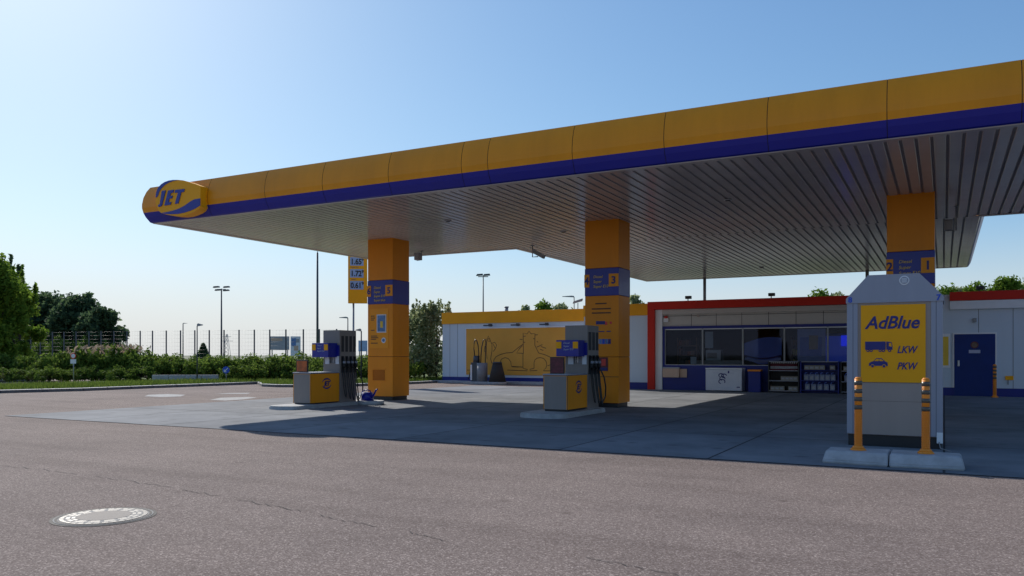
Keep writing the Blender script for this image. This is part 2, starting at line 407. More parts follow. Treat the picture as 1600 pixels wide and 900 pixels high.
# ------------------------------------------------------------------ ground
b = MB(); b.face([(-3000,-3000,-.06),(3000,-3000,-.06),(3000,3000,-.06),(-3000,3000,-.06)], 'far'); tag(b.build('ground'), kind='structure')
K = [(-500,640),(-200,622),(0,614.5),(130,611),(240,606.5),(345,602.5),(402,600.3),(409,604),(430,605),(456,605.2),(560,603.5),(640,600.3),(690,598),(729,598),(900,602)]
KG = [Vector((*G(*p), 0)) for p in K]
b = MB(); b.face([(-200,-60,0),(60,-60,0),(60,31.5,0),(-13.6,31.7,0),(-14,34.4,0),(-26,48,0),(-70,70,0),(-200,40,0)], 'asphalt'); tag(b.build('asphalt_yard'), kind='structure')
# concrete forecourt slab in separately cast bays
b = MB(); b.face([(-19.05,10.8,.004),(14,10.8,.004),(14,31.6,.004),(-19.05,31.6,.004)], 'joint'); tag(b.build('slab_joint_bed'), kind='structure')
b = MB(); us = [-19.05,-16.4,-13.75,-10.9,-8.0,-5.0,-2.8,0,2.8,5.6,8.4,11.2,14]; vs = [10.8,14.1,17.6,21.1,24.6,28.1,31.6]
for i in range(len(us)-1):
    for j in range(len(vs)-1):
        g = .014
        b.face([(us[i]+g,vs[j]+(g if j else 0),.009),(us[i+1]-g,vs[j]+(g if j else 0),.009),(us[i+1]-g,vs[j+1]-g,.009),(us[i]+g,vs[j+1]-g,.009)], 'slab')
tag(b.build('forecourt_slab'), kind='structure')
# verge behind the kerb line
outer = [Vector((-16, 60, 0)), Vector((-60, 110, 0)), Vector((-120, 110, 0)), Vector((-140, 30, 0))]
inner = []
for i, p in enumerate(KG):
    d = (KG[min(i+1,len(KG)-1)] - KG[max(i-1,0)]).normalized(); nrm = Vector((-d.y, d.x, 0))
    inner.append(p + nrm*.14)
b = MB()
for i in range(len(inner)-1):
    p, q = inner[i], inner[i+1]
    back = lambda a: a + Vector((-.4726, .8813, 0))*60
    b.face([(p.x,p.y,.10),(q.x,q.y,.10),(back(q).x,back(q).y,.10),(back(p).x,back(p).y,.10)], 'verge')
tag(b.build('grass_verge', recalc=False), kind='structure')
b = MB()
for i in range(len(KG)-1):
    p0, p1, q0, q1 = KG[i], KG[i+1], inner[i], inner[i+1]
    L = (p1-p0).length; n = max(1, int(L/1.0))
    for k in range(n):
        a, c = k/n + .004, (k+1)/n - .004
        A, B_, C_, D_ = p0.lerp(p1,a), p0.lerp(p1,c), q0.lerp(q1,c), q0.lerp(q1,a)
        b.face([(A.x,A.y,0),(B_.x,B_.y,0),(B_.x,B_.y,.11),(A.x,A.y,.11)], 'kerbdark')  # vertical kerb faces darker than the top
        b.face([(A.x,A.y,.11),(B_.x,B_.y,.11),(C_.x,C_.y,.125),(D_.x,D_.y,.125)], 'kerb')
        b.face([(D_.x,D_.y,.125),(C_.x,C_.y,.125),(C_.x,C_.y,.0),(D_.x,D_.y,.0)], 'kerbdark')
tag(b.build('kerb', recalc=False), kind='structure')
# small paved path at far left
b = MB(); pts = [G(-40,606.5,.1), G(62,606.5,.1), G(40,603,.1), G(-40,603,.1)]
b.face([(p[0],p[1],.108) for p in pts], 'kerb'); tag(b.build('path'), kind='structure')
# pavement in front of the left wing
b = MB(); b.box(-23.2,-13.62,34.1,34.88,.0,.11,'kerb',.015); tag(b.build('pavement'), kind='structure')
# painted road arrows
def marking(px, label):
    b = MB(); b.face([(*G(x, y), .005) for x, y in px], 'paint'); o = b.build('road_marking'); tag(o, label, 'road marking', 'white road markings')
marking([(226,619.3),(232,617),(262,615.9),(290,617.0),(282,619.6),(252,620.6)], 'bright white painted patch on the asphalt, leftmost and nearest the far kerb')
marking([(328,624.8),(345,621.6),(388,620.4),(402,621.6),(380,624.4),(352,626.2)], 'white painted patch on the asphalt just behind the concrete slab')
marking([(336,615.6),(360,614.2),(392,614),(386,615.5)], 'thin white painted dash on the asphalt, farthest of the markings')
def crack(px, label, w=.012, m='joint'):
    pts = [Vector((*G(*p), .005)) for p in px]; b = MB(); prev = None
    for k, p in enumerate(pts):
        d = (pts[min(k+1,len(pts)-1)] - pts[max(k-1,0)]).normalized(); n = Vector((-d.y,d.x,0))*w*random.uniform(.4,1)
        L = [b.bm.verts.new(p+n), b.bm.verts.new(p-n)]
        if prev: b._set([b.bm.faces.new([prev[0],prev[1],L[1],L[0]])], m)
        prev = L
    tag(b.build('crack', recalc=False), kind='structure')
rr = random.Random(3)
def jag(x0, y0, x1, y1, n): return [(x0+(x1-x0)*k/n, y0+(y1-y0)*k/n + rr.uniform(-1,1)*1.6) for k in range(n+1)]
crack(jag(915, 872, 1060, 899, 16), 'c', .006)
for q0, q1 in (((0,727),(120,740)),((150,744),(268,762)),((285,765),(345,775)),((372,781),(470,799)),((500,806),(590,824)),((640,832),(700,846))): crack(jag(*q0, *q1, 14), 'c', .0065, 'patch')

# manhole cover
mx, my = G(163, 807.5)
mh = thing('manhole_cover', (mx, my, 0.001), 'round manhole cover with concrete centre and slotted iron rim set in the asphalt', 'manhole cover')
b = MB(); b.cyl((0,0), .455, .0, .0045, 'joint', 48); b.build('joint_ring', mh)
b = MB(); b.cyl((0,0), .425, .005, .010, 'ironlt', 48); b.build('rim', mh)
b = MB(); b.cyl((0,0), .375, .012, .015, 'iron', 48)
b.build('cover_ring', mh)
b = MB()
for k in range(32):
    a = 2*PI*k/32; da = PI/32*.75
    for r0, r1 in ((.338,.372),) : b.face([(r0*math.cos(a-da),r0*math.sin(a-da),.0165),(r1*math.cos(a-da),r1*math.sin(a-da),.0165),(r1*math.cos(a+da),r1*math.sin(a+da),.0165),(r0*math.cos(a+da),r0*math.sin(a+da),.0165)], 'black')
for k in range(14):
    a = 2*PI*k/14; da = PI/14*.74
    for r0, r1 in ((.245,.275),(.288,.322)): b.face([(r0*math.cos(a-da),r0*math.sin(a-da),.0185),(r1*math.cos(a-da),r1*math.sin(a-da),.0185),(r1*math.cos(a+da),r1*math.sin(a+da),.0185),(r0*math.cos(a+da),r0*math.sin(a+da),.0185)], 'black')
b.build('slots', mh)
b = MB(); b.cyl((0,0), .335, .013, .017, 'ironlt', 48); b.build('inner_ring', mh)
b = MB(); b.cyl((0,0), .235, .017, .020, 'mholec', 40); b.build('concrete_centre', mh)
b = MB()
for (r, wd) in ((.412,.022),):
    for k in range(48):
        a0, a1 = 2*PI*k/48, 2*PI*(k+1)/48
        b.face([(r*math.cos(a0),r*math.sin(a0),.0125),((r-wd)*math.cos(a0),(r-wd)*math.sin(a0),.0125),((r-wd)*math.cos(a1),(r-wd)*math.sin(a1),.0125),(r*math.cos(a1),r*math.sin(a1),.0125)], 'joint')
b.build('seam', mh); mh.scale = (.92, .92, .6)

# ------------------------------------------------------------------ canopy
can = thing('station_canopy', (0, 0, 0), 'large flat station canopy with yellow and blue edge and ribbed metal ceiling', 'canopy')
ZS = 5.0
XL, XR, YF, YB, EL, ER, EB = -19.0, 10.0, 14.8, 24.1, -12.75, .78, 37.7
# ribbed ceiling
b = MB(); pitch = .235; gap = .052
def planks(x0, x1, y0, y1):
    n = int(round((x1-x0)/pitch)); p = (x1-x0)/n
    for i in range(n):
        a = x0 + i*p; c = a + p - gap; e = .008
        prof = [(a, ZS+.018), (a, ZS+e), (a+e, ZS), (c-e, ZS), (c, ZS+e), (c, ZS+.018)]
        for k in range(len(prof)-1):
            (xa, za), (xb, zb) = prof[k], prof[k+1]
            b.face([(xa,y0,za),(xb,y0,zb),(xb,y1,zb),(xa,y1,za)], 'soffit')
        b.face([(c,y0,ZS+.016),(a+p,y0,ZS+.016),(a+p,y1,ZS+.016),(c,y1,ZS+.016)], 'ribgap')
planks(XL+.05, XR-.05, YF+.1, YB-.04); planks(EL+.05, ER-.05, YB-.035, EB-.05)
b.build('ceiling', can, recalc=False)
b = MB(); b.box(XL+.06,XR-.06,YF+.11,YB-.05,ZS+.05,ZS+.8,'void'); b.box(EL+.06,ER-.06,YB-.049,EB-.06,ZS+.05,ZS+.799,'void'); b.build('roof_deck', can)
out = [(XL,YF),(XR,YF),(XR,YB),(ER,YB),(ER,EB),(EL,EB),(EL,YB),(XL,YB)]
def nrm(i):
    a, c = Vector(out[i]), Vector(out[(i+1) % len(out)]); d = (c-a).normalized(); return Vector((d.y, -d.x))
mit = [nrm(i-1) + nrm(i) for i in range(len(out))]
TRIM = [(-.12,5.0),(-.12,4.985),(.03,4.985),(.05,5.0)]
BLUE = [(.05,5.0),(.09,5.02),(.17,5.16),(.21,5.27)]
YEL = [(.21,5.27),(.235,5.40),(.235,5.50),(.21,5.68),(.155,5.85),(.088,5.972)]
YELc = YEL
def sweep(prof, i, m, parent, name, t0=None, t1=None, thick=None):
    b = MB(); A = Vector(out[i]); B_ = Vector(out[(i+1) % len(out)]); n = nrm(i); d = (B_-A).normalized(); L = (B_-A).length
    rows = []
    for o, z in prof:
        pa = A + mit[i]*o if t0 is None else A + d*t0 + n*o
        pb = B_ + mit[(i+1) % len(out)]*o if t1 is None else A + d*t1 + n*o
        rows.append((b.bm.verts.new((pa.x,pa.y,z)), b.bm.verts.new((pb.x,pb.y,z))))
    for k in range(len(rows)-1):
        f = b.bm.faces.new([rows[k][0], rows[k][1], rows[k+1][1], rows[k+1][0]]); b._set([f], m)
        f.smooth = prof is YEL and k in (2, 3, 4)
    return b.build(name, parent, recalc=False)
# seams on the front face measured in the photo
seams = [W(x, 250, 14.6)[0] for x in (326,415,505,608,722,763,895,1038,1199,1386,1597)] + [3.6, 6.2, 8.2]
edges = [None] + [u - XL for u in seams] + [None]
for i in range(len(edges)-1):
    a = None if edges[i] is None else edges[i] + .006
    c = None if edges[i+1] is None else edges[i+1] - .006
    sweep(YEL, 0, 'yellow', can, 'yellow_fascia_panel', a, c)
    sweep(BLUE, 0, 'blue', can, 'blue_fascia_strip', a, c)
for i in range(1, 8):
    sweep(YEL, i, 'yellow', can, 'yellow_fascia_panel'); sweep(BLUE, i, 'blue', can, 'blue_fascia_strip')
for i in range(8): sweep(TRIM, i, 'soffit', can, 'edge_trim')
# dark backing behind the seams (slightly recessed)
b = MB(); prev = None
for (o, z) in YEL:
    r = [b.bm.verts.new((XL+.3, YF-o+.012, z)), b.bm.verts.new((XR-.3, YF-o+.012, z))]
    if prev: b._set([b.bm.faces.new([prev[0],prev[1],r[1],r[0]])], 'void')
    prev = r
prev = None
for (o, z) in BLUE:
    r = [b.bm.verts.new((XL+.3, YF-o+.012, z)), b.bm.verts.new((XR-.3, YF-o+.012, z))]
    if prev: b._set([b.bm.faces.new([prev[0],prev[1],r[1],r[0]])], 'void')
    prev = r
b.build('seam_backing', can, recalc=False)
# round ceiling spots
for (px, py) in ((1137,312),(1190,418),(880,362),(700,345)):
    yc = 3.59*F/(HY-py); u, v = D(px, yc)
    b = MB(); b.cyl((u,v), .09, ZS-.03, ZS-.002, 'brush', 20); b.cyl((u,v), .06, ZS-.036, ZS-.03, 'void', 16); b.build('ceiling_lamp', can)

# logo sign at the canopy corner
VS = 14.38
def q(x, y, s=.2, ox=200, oy=240): return W(ox + x*s, oy + y*s, VS)
outl = [(216,350),(222,300),(236,266),(258,240),(285,222),(318,210),(352,205),(390,205),(430,209),(470,220),(510,233),(545,245),(566,254),
        (566,415),(545,436),(515,455),(480,470),(440,482),(400,487),(350,485),(305,478),(262,466),(240,448),(224,415),(216,385)]
sg = MB(); sg.prism([q(*p) for p in outl], VS, VS+.28, 'ypaper')
logo = sg.build('logo_sign', can)
ytop = MB()
sw1 = [(218,335),(224,298),(238,266),(260,241),(287,223),(320,211),(354,206),(392,206),(356,214),(322,226),(292,244),(266,268),(247,296),(236,330),(222,345)]
b = MB(); b.prism([q(*p) for p in sw1], VS-.012, VS-.002, 'blue')
sw2 = [(262,465),(300,458),(350,447),(400,430),(445,406),(490,374),(520,358),(566,350),(566,405),(530,428),(490,446),(440,462),(390,472),(330,474),(290,471)]
b.prism([q(*p) for p in sw2], VS-.012, VS-.002, 'blue'); b.build('swoosh', logo)
b = MB()
def lett(poly): b.prism([q(*p) for p in poly], VS-.02, VS-.004, 'blue')
lett([(268,292),(298,288),(270,400),(262,412),(244,417),(238,412),(242,400),(252,396)])      # J
lett([(318,290),(362,283),(356,306),(338,309),(332,332),(352,329),(347,350),(327,352),(320,382),(342,378),(336,400),(288,406)])   # E
lett([(374,284),(446,277),(440,300),(420,302),(396,390),(370,394),(394,305),(368,307)])   # T
b.build('lettering', logo)

# ------------------------------------------------------------------ columns
CW, CD = .96, .86
def column(u0, nums, fuels, label):
    t = thing('canopy_column', (u0, 20.05, 0), label, 'column', 'canopy columns')
    b = MB(); b.box(.05,CW-.05,.05,CD-.05,0,.14,'black'); b.build('plinth', t)
    b = MB(); b.box(0,CW,0,CD,.13,1.35,'yellow2',.012); b.box(.0,CW,.0,CD,1.36,2.984,'yellow2',.012); b.box(.02,CW-.02,.02,CD-.02,.3,2.7,'void'); b.build('lower_casing', t)
    b = MB(); b.box(-.006,CW+.006,-.006,CD+.006,2.985,3.72,'blue',.01); band = b.build('blue_band', t)
    b = MB(); b.box(0,CW,0,CD,3.725,5.03,'yellow2',.012); b.build('upper_casing', t)
    # number badges
    for side, n in ((0, nums[0]), (1, nums[1])):
        b = MB(); cx = .04 if side == 0 else CW-.15
        x0, x1 = (-.012, .13) if side == 0 else (CW-.27, CW+.0)
        b.box(x0,x1,-.02,-.006,3.22,3.56,'yellow'); bd = b.build('number_badge', band)
        text(n, .27, ((x0+x1)/2 - .0, -.021, 3.30), 'text', bd, bold=.008, align='CENTER')
    for k, f in enumerate(fuels): text(f, .105, (.24, -.008, 3.46 - k*.13), 'ytext', band, shear=.2)
    return t, band
c5, band5 = column(-15.86, '65', ['Diesel','Super','Super E10','Super plus'], 'yellow canopy column numbered 5, the leftmost, with a square niche and blue poster')
c3, band3 = column(-8.52, '43', ['Diesel','Super','Super E10'], 'yellow canopy column numbered 3, the middle one, with payment card logos')
c1, _ = column(-1.14, '21', ['Diesel','Super','Super E10'], 'yellow canopy column numbered 1, partly hidden behind the grey dispenser')
# column 5 notices
b = MB(); b.box(.10,.80,-.008,-.0005,1.62,2.84,'yellow'); nb = b.build('notice_board', c5)
b = MB(); b.box(.36,.72,-.018,-.009,2.10,2.66,'paper'); b.box(.39,.69,-.022,-.0185,2.13,2.63,'pic'); b.box(.50,.60,-.025,-.0225,2.25,2.45,'ytext'); b.build('poster', nb)
b = MB(); b.disc((.62,1.86), .085, -.009, 'paper'); b.disc((.62,1.86), .05, -.016, 'pic'); b.build('round_sticker', nb)
b = MB()
for k, (z, wd) in enumerate(((2.60,.14),(2.54,.16),(2.48,.12),(2.16,.14),(1.98,.24),(1.93,.28),(1.88,.2),(1.76,.26))): b.box(.13,.13+wd,-.012,-.009,z,z+.028,'line')
b.build('small_print', nb)
b = MB()
b.box(.18,.70,-.016,-.0005,.95,.975,'yellow2'); b.box(.18,.205,-.016,-.0005,.62,.95,'yellow2'); b.box(.205,.70,-.016,-.0005,.60,.62,'yellow2'); b.box(.205,.66,-.006,-.0005,.622,.948,'niche'); b.build('niche', c5)  # flat inner panel, the recess's shade put into its darker yellow
# column 3 notices
b = MB()
for z, a, c in ((2.76,.30,.62),(2.62,.2,.74),(2.51,.2,.74)): b.box(a,c,-.006,-.0005,z,z+.035,'line')
b.build('small_print', c3)
b = MB()
b.box(.32,.58,-.006,-.0005,2.22,2.31,'text'); b.box(.58,.64,-.007,-.0005,2.2,2.29,'redp'); b.disc((.74,2.26),.035,-.001,'redp'); b.box(.26,.56,-.006,-.0005,2.02,2.045,'text'); b.box(.62,.74,-.006,-.0005,2.02,2.045,'text')
for k, mm in enumerate(('redp','paper','pic','signblue','pic','text')): b.box(.24+k*.085,.315+k*.085,-.006,-.0005,1.70,1.83,mm)
b.build('card_logos', c3)
b = MB(); b.box(.26,.66,-.010,-.0005,.98,1.34,'maroon'); b.box(.48,.60,-.014,-.0105,1.12,1.3,'redp'); b.box(.27,.65,-.014,-.0105,.99,1.07,'text'); b.build('poster', c3)
b = MB(); b.box(0,CW,-.003,-.0005,.82,.835,'line'); b.build('casing_seam', c3)

# ------------------------------------------------------------------ pumps
def island(name, x0, x1, y0, y1, h, label):
    r = (x1-x0)/2; cx = (x0+x1)/2; pts = []
    for k in range(13): a = PI + PI*k/12; pts.append((cx + r*math.cos(a), y0+r*.6 + r*.6*math.sin(a)))
    for k in range(13): a = PI*k/12; pts.append((cx + r*math.cos(a), y1-r*.6 + r*.6*math.sin(a)))
    b = MB(); b.prism(pts, .009, h, 'kerb', axis='z')
    es = [e for e in b.bm.edges if all(abs(v.co.z-h) < 1e-4 for v in e.verts)]
    bmesh.ops.bevel(b.bm, geom=es, offset=.02, segments=2, affect='EDGES')
    o = b.build(name); tag(o, label, 'kerb island', 'concrete islands under the pumps'); return o
island('pump_island', -15.45, -14.5, 15.25, 18.75, .10, 'low concrete island under the left fuel pump')
island('pump_island', -8.45, -7.3, 15.85, 18.75, .11, 'low concrete island under the right fuel pump')
PW = .62
def pump(loc, label, nh, notice):
    t = thing('fuel_pump', loc, label, 'fuel pump', 'fuel pumps'); x0 = -PW
    b = MB(); b.box(x0+.03,-.03,.03,1.1,0,.06,'black'); b.box(x0,0,0,1.14,.05,.84,'yellow',.01); b.build('cabinet', t)
    b = MB(); b.box(x0+.03,-.03,-.006,-.0005,.06,.82,'pgrey'); b.build('front_panel', t)
    b = MB(); b.box(x0-.01,.01,-.01,1.15,.84,.87,'grey2',.006); b.build('cabinet_top', t)
    # round logo on the side: two arcs and letters
    cy, cz, rr_ = .62, .56, .15
    lo = text('JET', .17, (.001, cy, cz-.055), 'text', t, xdir=(0,1,0), shear=.3, bold=.006, align='CENTER', spacing=.9, name='logo_lettering')
    for a0, a1 in ((25,165),(205,345)):
        lg = MB(); prev = None
        for k in range(13):
            A = R(a0+(a1-a0)*k/12); wA = .012+.03*math.sin(PI*k/12)
            r2 = [lg.bm.verts.new((.003,cy+rr_*1.25*math.cos(A),cz+rr_*math.sin(A))), lg.bm.verts.new((.003,cy+(rr_-wA)*1.25*math.cos(A),cz+(rr_-wA)*math.sin(A)))]
            if prev: lg._set([lg.bm.faces.new([prev[0],r2[0],r2[1],prev[1]])], 'text')
            prev = r2
        lg.build('logo_arc', lo, recalc=False)
    # tower
    b = MB(); b.box(x0+.03,-.0,1.15,1.86,.0,1.12,'pgrey',.012); b.box(x0+.03,.0,1.15,1.86,1.56,2.02,'pgrey',.012)
    b.box(x0+.03,x0+.16,1.17,1.85,1.12,1.56,'pgrey'); b.box(-.12,-.0,1.17,1.85,1.12,1.56,'pgrey')
    tw = b.build('tower', t)
    b = MB(); b.box(x0+.16,-.12,1.22,1.84,.86,1.56,'grey2'); 
    for k in range(4): b.box(x0+.17+k*.055,x0+.195+k*.055,1.20,1.22,.88,1.5,'brush')
    b.build('inner_panel', t)
    b = MB(); b.box(-.13,-.02,1.13,1.149,1.08,1.34,'paper'); b.build('sticker', t); b = MB(); b.box(-.50,-.36,1.13,1.149,1.08,1.30,'paper'); b.build('sticker', t)
    b = MB(); hx = .001
    wd = .68/nh
    for k in range(nh):
        y = 1.19 + wd*k
        b.box(-.02,.004,y+.03,y+wd-.03,1.42,1.86,'black')
        b.box(-.02,.004,y+.03,y+wd-.03,.84,1.30,'black')
    b.build('hose_slots', t)
    # display sign
    b = MB(); b.box(x0-.02,-.06,.75,1.12,1.27,1.66,'blue',.01); b.box(-.2,.0,1.1,1.15,1.3,1.6,'blue'); sg = b.build('price_sign', t)
    for side, n in ((0, label[-1:]), (1, '')):
        xa = x0-.01 if side == 0 else -.20
        bb = MB(); bb.box(xa,xa+.13,.735,.749,1.46,1.62,'ypaper'); bb.build('number_badge', sg)
    for k, f in enumerate(('Diesel','Super','Super E10')): text(f, .062, (x0+.17,.749,1.57-k*.075), 'ltext', sg, shear=.2)
    # nozzles and hoses
    for k in range(nh):
        y = 1.19 + wd*(k+.5)
        b = MB(); b.tube([(.02,y,1.28),(.05,y,1.16),(.07,y-.01,1.04),(.05,y,.97)], .028, 'black', 8); b.box(.01,.08,y-.035,y+.035,1.0,1.1,'black',.012)
        nz = b.build('nozzle', t)
        b = MB(); b.box(.03,.095,y-.03,y+.03,1.10,1.16,'grey2',.01); b.build('nozzle_cover', nz)
        sag = .10 + .04*(k % 2)
        b = MB(); pts = []
        for s in range(19):
            f = s/18; ang = PI*f
            pts.append((.05 + (.06+sag*.4)*math.sin(ang), y - .035*f*2 + .02*math.sin(2*ang), .97 - (.80+.05*k)*math.sin(ang)**.8 if f < .5 else .12 + (.97-.12)*0 + (.97 - (.80+.05*k)*math.sin(ang)**.8 - .12)))
        b.tube(pts, .016, 'rubber', 7); b.build('hose', t)
    # notice on the cabinet
    b = MB()
    if notice == 'orange': b.box(x0+.02,x0+.42,.10,.14,.872,1.20,'black',.006); b.box(x0+.045,x0+.395,.093,.0995,.895,1.17,'oran2')
    else: b.box(x0+.08,x0+.44,.20,.24,.872,1.26,'black',.006); b.box(x0+.10,x0+.42,.193,.1995,.89,1.24,'maroon')
    no = b.build('standing_notice', t)
    return t
pA = pump((-14.70, 16.2, .075), 'grey and yellow fuel pump with an orange notice, left of the two', 4, 'orange')
pB = pump((-7.53, 16.72, .10), 'grey and yellow fuel pump with a dark red notice, beside the middle column', 3, 'dark')
# hanging side hose loops
for t, s in ((pA, 1), (pB, 1)):
    b = MB(); pts = [(.06,1.82,.95),(.12,1.93,.75),(.14,1.98,.5),(.12,2.0,.28),(.06,1.93,.10),(.03,1.86,.16)]
    fine = []
    for k in range(len(pts)-1):
        for f in (0,.5): fine.append(tuple(Vector(pts[k]).lerp(Vector(pts[k+1]), f)))
    fine.append(pts[-1]); b.tube(fine, .018, 'rubber', 8); b.build('hose', t)

# watering can on round plinth
pu, pv = G(580, 632.5)
pl = MB(); pl.cyl((0,0), .36, .009, .12, 'kerb', 28); o = pl.build('round_kerb_block', loc=(pu,pv,0)); tag(o, 'round concrete block in front of the leftmost column carrying the watering can', 'kerb block')
wcx, wcy = D(573, 18.9/ .9)
wc = thing('watering_can', (pu-.12, pv-.02, .12), 'blue plastic watering can on the round concrete block', 'watering can')
b = MB(); b.cyl((0,0), .18, 0, .23, 'blue', 24, .15); b.build('can_body', wc)
b = MB(); b.tube([(.12,0,.06),(.24,-.02,.16),(.33,-.03,.30),(.38,-.03,.33)], .035, 'blue', 10, .02); b.build('spout', wc)
b = MB(); b.tube([(-.14,0,.16),(-.2,0,.22),(-.13,0,.28),(0,0,.30),(.1,0,.27),(.13,0,.22)], .016, 'blue', 8); b.build('handle', wc)
# blue bucket by column 3
bu, bv = G(938, 636)
bk = thing('bucket', (bu-.05, bv-.6, .009), 'tall blue squeegee bucket standing between the right pump and the middle column', 'bucket')
b = MB(); b.box(-.13,.13,-.11,.11,0,.38,'blue',.03,3); b.build('bucket_body', bk)
b = MB(); b.tube([(-.09,0,.38),(-.08,0,.44),(0,0,.47),(.08,0,.44),(.09,0,.38)], .012, 'black'); b.build('handle', bk)

# ------------------------------------------------------------------ diesel exhaust fluid dispenser
AX, AY, AW = -1.325, 13.45, 1.31
ad = thing('fluid_dispenser', (AX, AY, 0), 'tall grey dispenser with yellow AdBlue sign and sloped shoulders on the forecourt'.replace('AdBlue', 'truck and car'), 'dispenser')
def az(py): return ZA(py, AY/ray(1400)[1])
zt, zs, zp1, zp0, zb = az(428.5), az(466), az(476), az(597.5), az(681)
b = MB(); b.box(.015,AW-.015,.03,.85,.009,zb,'black',.005); b.build('plinth', ad)
b = MB(); b.box(0,AW,.0,.9,zb,zs-.02,'grey',.012); body = b.build('body', ad)
b = MB(); b.box(0.0,.155,-.014,-.001,zb+.01,zs-.03,'grey2',.004); b.box(AW-.155,AW,-.014,-.001,zb+.01,zs-.03,'grey2',.004)
b.box(.162,AW-.162,-.012,-.001,zb+.01,zp0-.01,'grey',.004); b.build('front_panel', ad)
for xx in (.085, AW-.09):
    b = MB(); b.box(xx,xx+.005,-.0155,-.0145,zb+.02,zs-.04,'joint'); b.build('panel_seam', ad)
roofp = [(-.012,zs-.06),(AW+.012,zs-.06),(AW+.012,zs+.01),(AW-.31,zt),(.30,zt),(-.012,zs+.01)]
b = MB(); b.prism(roofp, -.03, .93, 'grey2'); rf = b.build('hood', ad)
b = MB(); b.disc((.80, zt-.10), .07, -.031, 'white2'); b.disc((.80, zt-.10), .054, -.038, 'grey2')
for k in (-.026,-.009,.009,.026): b.box(.765,.835,-.046,-.0445,zt-.104+k,zt-.096+k,'white2')
b.build('round_badge', rf)
text('8', .115, (.02,-.031,zs-.045), 'signblue', rf, bold=.004); text('7', .115, (AW-.085,-.031,zs-.045), 'signblue', rf, bold=.004)
b = MB(); b.box(.20,1.085,-.03,-.0145,zp0,zp1,'ypaper',.003); fr = b.build('sign_panel', ad)
YS = -.0305
text('AdBlue', .265, (.265,YS,az(513)), 'text', fr, shear=.28, bold=.006, fit=.755)
text('LKW', .15, (.70,YS,az(551.5)), 'text', fr, shear=.28, bold=.003, fit=.28)
text('PKW', .15, (.70,YS,az(577)), 'text', fr, shear=.28, bold=.003, fit=.28)
b = MB(); y0, y1 = YS-.001, YS-.005
tz = az(550); sc = (az(533.5)-az(550))
b.box(.262,.545,y0,y1,tz+.22*sc,tz+sc,'text')
b.prism([(.555,tz+.22*sc),(.64,tz+.22*sc),(.64,tz+.62*sc),(.625,tz+.95*sc),(.555,tz+sc)], y0, y1, 'text')
b.prism([(.592,tz+.55*sc),(.632,tz+.5*sc),(.62,tz+.86*sc),(.592,tz+.86*sc)], y1-.001, y1-.003, 'ypaper')
for x in (.30,.345,.47,.515,.60): b.disc((x, tz+.14*sc), .021, y1, 'text', 14); b.disc((x, tz+.14*sc), .008, y1-.007, 'ypaper', 10)
b.build('truck_symbol', fr)
b = MB(); cz = az(575); k = .265/100
car = [(0,14),(2,32),(14,42),(24,44),(40,66),(66,66),(86,44),(98,36),(100,14)]
b.prism([(.312+x*k, cz+ y*k*.85) for x, y in car], y0, y1, 'text')
b.prism([(.312+x*k, cz+ y*k*.85) for x, y in [(28,46),(42,61),(52,61),(52,46)]], y1-.001, y1-.003, 'ypaper')
b.prism([(.312+x*k, cz+ y*k*.85) for x, y in [(56,46),(56,61),(64,61),(78,46)]], y1-.001, y1-.003, 'ypaper')
for x in (20,80): b.disc((.312+x*k, cz+12*k*.85), .027, y1-.002, 'ypaper', 14); b.disc((.312+x*k, cz+12*k*.85), .020, y1-.009, 'text', 14)
b.build('car_symbol', fr)
b = MB(); b.box(AW-.08,AW+.0,-.02,-.002,.10,.26,'white2'); b.tube([(AW-.05,-.03,.12),(AW-.03,-.12,.04),(AW+.06,-.2,.02),(AW+.1,-.3,.018)], .008, 'galv'); b.build('cable_box', ad)
b = MB(); b.box(.165,AW-.165,-.0138,-.0122,.70,.703,'joint'); b.build('door_seam', ad)
# kerb blocks and flexible posts
def kblock(x0, x1, label):
    b = MB(); yA, yB = 11.02, 11.75; h = .165
    prof = [(yA,.009),(yA-.0,.05),(yA+.05,.14),(yA+.08,h),(yB-.08,h),(yB-.03,.13),(yB,.009)]
    b.prism(prof, x0, x1, 'kerb', axis='x')
    end = x0 if x0 < -1 else x1; sg_ = 1 if x0 < -1 else -1
    for v_ in b.bm.verts:
        if abs(v_.co.x - end) < 1e-4:
            v_.co.x += sg_*(.02 + .045*max(0, v_.co.z)/h); v_.co.y += (.07 if v_.co.y < 11.35 else -.07)
    bmesh.ops.bevel(b.bm, geom=[e for e in b.bm.edges], offset=.012, segments=2, affect='EDGES')
    tag(b.build('kerb_block'), label, 'kerb block', 'pale kerb blocks before the grey dispenser')
kblock(-1.42, -.615, 'pale concrete kerb block under the left striped post before the dispenser')
kblock(-.60, .25, 'pale concrete kerb block under the right striped post before the dispenser')
def post(loc, label, h=.95):
    t = thing('flexible_post', loc, label, 'bollard', 'orange striped flexible posts')
    b = MB(); b.cyl((0,0), .10, 0, .025, 'orange', 24, .085); b.cyl((0,0), .08, .025, .06, 'orange', 24, .055); b.build('base', t)
    b = MB(); zs_ = .05; n = 22
    for k in range(n):
        a = zs_ + (h*.55-zs_)*k/n; c = zs_ + (h*.55-zs_)*(k+1)/n
        b.cyl((0,0), .050, a, a+(c-a)*.6, 'orange', 20, .050); b.cyl((0,0), .045, a+(c-a)*.6, c, 'orange', 20, .045)
    b.cyl((0,0), .046, h*.55, h-.02, 'orange', 20); b.cyl((0,0), .046, h-.02, h, 'orange', 20, .03); b.build('tube', t)
    for k in range(4):
        b = MB(); z = h*.56 + k*.105; b.cyl((0,0), .049, z, z+.055, 'band', 20); b.build('reflective_band', t)
    return t
pa, pb_ = W(1341, 706, 11.38)[0], W(1446.5, 710, 11.38)[0]
p1 = post((pa, 11.38, .165), 'orange striped flexible post on the left kerb block')
